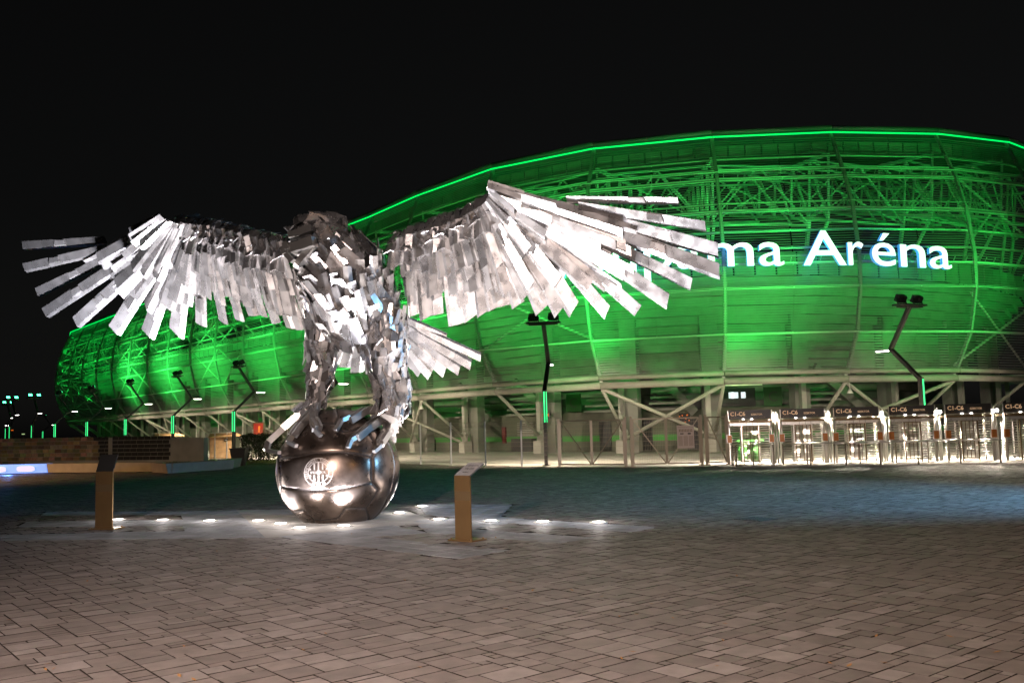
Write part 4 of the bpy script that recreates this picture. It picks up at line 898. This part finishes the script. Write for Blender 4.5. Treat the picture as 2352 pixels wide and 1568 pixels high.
# ================================================================ TURNSTILES
def make_turnstile(label):
    t = thing('turnstile', label, 'turnstile', (0, 0, 0), 0, 'full-height turnstiles under sector signs')
    for x in (-.92, .92):
        for y in (-.45, .45): mb = MB(); mb.tube([(x, y, 0), (x, y, 2.0)], .045, 8); mb.build('post', 'chrome', t, True)
    for x in (1.08, 1.2): mb = MB(); mb.tube([(x, 0, 0), (x, 0, 2.25)], .05, 8); mb.tube([(x, 0, 2.25), (x, 0, 2.34)], .02, 6); mb.build('post', 'chrome', t, True)
    mb = MB(); mb.box((0, 0, 1.93), (1.9, 1.1, .10)); cn = mb.build('canopy', 'brown_metal', t)
    mb = MB(); mb.box((0, -.57, 1.81), (1.8, .03, .13)); mb.build('fascia', 'alu', cn)
    for x in (-.15, .12, .35): mb = MB(); mb.box((x, -.587, 1.81), (.012, .004, .13)); mb.build('fascia_joint', 'ink', cn)
    mb = MB(); mb.tube([(-.95, -.5, 2.03), (.95, -.5, 2.03)], .022, 6); mb.build('cable_pipe', 'chrome', cn)
    mb = MB(); mb.box((0, -.42, 2.26), (1.9, .06, .40)); sg = mb.build('sector_board', 'sign_dark', t)
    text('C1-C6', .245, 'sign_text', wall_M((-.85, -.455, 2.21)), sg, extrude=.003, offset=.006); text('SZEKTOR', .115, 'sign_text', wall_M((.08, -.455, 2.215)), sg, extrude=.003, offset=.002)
    text('\u25c4D szektor', .06, 'brown_metal', wall_M((-.85, -.455, 2.10)), sg, extrude=.002); text('szektor B\u25ba', .06, 'brown_metal', wall_M((.42, -.455, 2.10)), sg, extrude=.002)
    for s in (-1, 1):
        mb = MB(); mb.tube([(s*.42, .05, .05), (s*.42, .05, 1.75)], .05, 8)
        for k in range(15):
            z = .15+.108*k
            for a in (20, 140, 260):
                q = math.radians(a*s+(0 if s > 0 else 60)); e = (s*.42+.46*math.cos(q), .05+.46*math.sin(q), z)
                mb.tube([(s*.42, .05, z), e], .017, 5)
        mb.build('rotor', 'chrome', t)
        mb = MB()
        for k in range(15): mb.tube([(s*.9, -.30, .17+.108*k), (s*.38, -.36, .17+.108*k)], .021, 5)
        mb.bar((s*.38, -.36, .06), (s*.38, -.36, 1.75), .04); mb.build('barrier_rack', 'chrome', t)
    mb = MB()
    for x in (-.33, .33): mb.bar((x, -.48, 0), (x, -.48, 1.74), .05)
    mb.bar((-.33, -.48, 1.74), (.33, -.48, 1.74), .05); mb.bar((-.33, -.48, .12), (.33, -.48, .12), .05)
    for x in (-.16, 0, .16): mb.bar((x, -.48, .12), (x, -.48, 1.74), .025)
    mb.build('centre_frame', 'brown_metal', t)
    mb = MB()
    for k in range(26): mb.tube([(-.30, -.30, .16+.061*k), (.30, -.30, .16+.061*k)], .017, 5)
    mb.build('centre_grille', 'chrome', t)
    for s in (-1, 1):
        mb = MB(); mb.box((s*.93, -.62, 1.16), (.2, .14, .34)); rd = mb.build('card_reader', 'reader', t); mb = MB(); mb.box((s*.93+.0, -.56, 1.16), (.24, .1, .36)); mb.build('reader_back', 'alu', rd)
        mb = MB(); mb.tube([(s*.93, -.62, 0), (s*.93, -.62, 1.0)], .03, 6); mb.tube([(s*.93, -.58, 1.34), (s*.93, -.58, 1.65)], .025, 6); mb.build('reader_post', 'chrome', rd)
    for x in (-.95, .98): mb = MB(); mb.tube([(x, -.45, 2.0), (x, -.45, 2.44)], .02, 6); mb.build('rod', 'chrome', t)
    for x in (-.28, .1): mb = MB(); mb.box((x, -.53, 2.045), (.09, .06, .05)); mb.build('small_lamp', 'uplight_glass', cn)
    return t
TD = Vector((math.cos(math.radians(-13.2)), math.sin(math.radians(-13.2)), 0)); T0 = Vector((10.9, 42.55, 0))
names = ['leftmost turnstile, with an amber reflection on its sector sign', 'second turnstile from the left, beside the white column', 'third turnstile from the left', 'turnstile just left of the green lamp mast', 'turnstile just right of the green lamp mast', 'sixth turnstile, cut close by the right photo edge', 'seventh turnstile, beyond the right photo edge']
NUM = [('28', '27'), ('26', '25'), ('24', '23'), ('22', '21'), ('20', '19'), ('18', '17')]
base = make_turnstile(names[0])
for k in range(6):
    t = base if k == 0 else copy_tree(base)
    t.location = T0+TD*(2.30*k); t.rotation_euler = (0, 0, math.radians(-13.2+(k*1.2))); t['label'] = names[k]
turns = [o for o in bpy.data.objects if o.parent is None and o.name.startswith('turnstile')]; turns.sort(key=lambda o: o.location.x)
for k, t in enumerate(turns):
    cn = [c for c in t.children if c.name.startswith('canopy')][0]
    for s, x in zip(NUM[k], (-.82, .68)):
        mb = MB(); mb.box((x+.06, -.590, 1.81), (.14, .006, .09)); mb.build('number_plate', 'alu', cn)
        text(s, .075, 'ink', wall_M((x+.01, -.594, 1.785)), cn, 'number', extrude=.001)
    c = t.matrix_basis @ Vector((1.14, .1, 2.62))
    lamp('gate_flood', 'SPOT', t.matrix_basis @ Vector((0, 1.9, 2.85)), TURN_E, (1, .88, .72), t.matrix_basis @ Vector((0, 1.2, 0)), 140, .5, .12)
    if k >= 3:
        lt = thing('gate_floodlight', ['small white floodlight starring left of the fifth sector sign', 'twin white floodlight between the fifth and sixth sector signs', 'white floodlight at the right photo edge above the gates'][k-3], 'floodlight', t.matrix_basis @ Vector((1.14, -.2, 0)), 0, 'white floodlights over the turnstiles')
        mb = MB(); mb.tube([(0, 0, 0), (0, 0, 2.1)], .03, 6); mb.build('pole', 'chrome', lt)
        mb = MB(); mb.tube([(-.07, 0, 2.12), (-.07, -.05, 2.12)], .085, 12); mb.tube([(.11, 0, 2.14), (.11, -.05, 2.14)], .075, 12); mb.build('lens', 'led_white', lt)
        lamp('gate_flood_front', 'SPOT', t.matrix_basis @ Vector((1.14, -.5, 2.2)), 260, (1, .84, .66), t.matrix_basis @ Vector((.6, -2.2, 0)), 110, .7, .08)
# queue rails
RL = [((9.66,40.3),(9.66,40.9)),((11.16,39.8),(10.6,41.0)),((12.60,39.35),(11.9,40.9)),((13.98,38.95),(12.9,40.7)),((15.24,38.5),(14.0,40.4)),((16.61,38.0),(15.0,40.1)),((18.3,37.9),(16.5,39.9)),((19.95,37.9),(17.8,39.7))]
for k, (a, b) in enumerate(RL):
    a, b = Vector((*a, 0)), Vector((*b, 0)); t = thing('queue_rail', ['bare queue rail post beside the narrow gate', 'queue rail before the first turnstile', 'queue rail before the second turnstile\'s left lane', 'queue rail before the second turnstile\'s right lane', 'queue rail before the third turnstile', 'queue rail left of the lamp mast foot', 'queue rail right of the lamp mast foot', 'rightmost long queue rail'][k], 'rail', a, 0, 'steel queue rails before the turnstiles'); I = a
    U3 = Vector((0, 0, 1)); mb = MB(); mb.tube([a-I, a-I+U3*.92], .035, 8); mb.build('post', 'fence', t, True); mb = MB(); mb.tube([b-I, b-I+U3*.92], .035, 8); mb.build('post', 'fence', t, True)
    mb = MB(); mb.tube([a-I+U3*.93, b-I+U3*.93], .035, 8); mb.build('handrail', 'chrome', t, True)
# wheelie bin glimpsed in green behind the first turnstile
t = thing('green_barrels', 'two bright green barrels behind the first turnstile', 'barrels', (11.6, 45.5, 0))
for x in (-.35, .3): mb = MB(); mb.tube([(x, 0, 0), (x, 0, .9)], .24, 12); mb.build('barrel', 'paintgreen', t, True)
mb = MB(); mb.box((0, 0, .98), (1.3, .5, .1)); mb.build('top', 'paintgreen', t)
# hanging security cameras
for (i, z, lab) in ((I0, 4.1, 'white dome camera hanging under the ring left of the fence'), (I0+4, 4.1, 'white dome camera hanging under the ring above the third turnstile')):
    c = fp(i+.02, 0, .25); t = thing('security_camera', lab, 'camera', c); mb = MB(); mb.tube([(0, 0, z+.2), (0, 0, z-.35)], .025, 6); mb.build('stem', 'camera_white', t)
    mb = MB(); mb.tube([(0, 0, z-.35), (0, 0, z-.5), (0, 0, z-.62)], .07, 12, r2=.2); mb.build('dome', 'camera_white', t, True)
# manhole
t = thing('manhole_cover', 'dark square drain cover in the paving on the right', 'manhole', (4.85, 18.8, 0), math.radians(39)); mb = MB(); mb.box((0, 0, .003), (.62, .62, .02)); mb.build('frame', 'dark', t)
for k in range(6): mb = MB(); mb.box((0, -.22+.088*k, .016), (.5, .035, .012)); mb.build('bar', 'lamp_post', t)
# scattered dry leaves and litter
lv = MB(); lr = random.Random(21)
for k in range(130):
    y = 6.8+lr.random()**1.6*16; x = lr.uniform(-.55, .55)*y; a = lr.uniform(0, 6.3); L = lr.uniform(.018, .05); u3 = Vector((math.cos(a), math.sin(a), 0)); v3 = Vector((-u3.y, u3.x, 0)); c = Vector((x, y, .006))
    lv.add([c-u3*L, c+v3*L*.35+Vector((0, 0, .004)), c+u3*L+Vector((0, 0, .012)), c-v3*L*.35+Vector((0, 0, .006))], [(0, 1, 2, 3)])
tag(lv.build('fallen_leaves', 'dead_leaf'), kind='stuff')
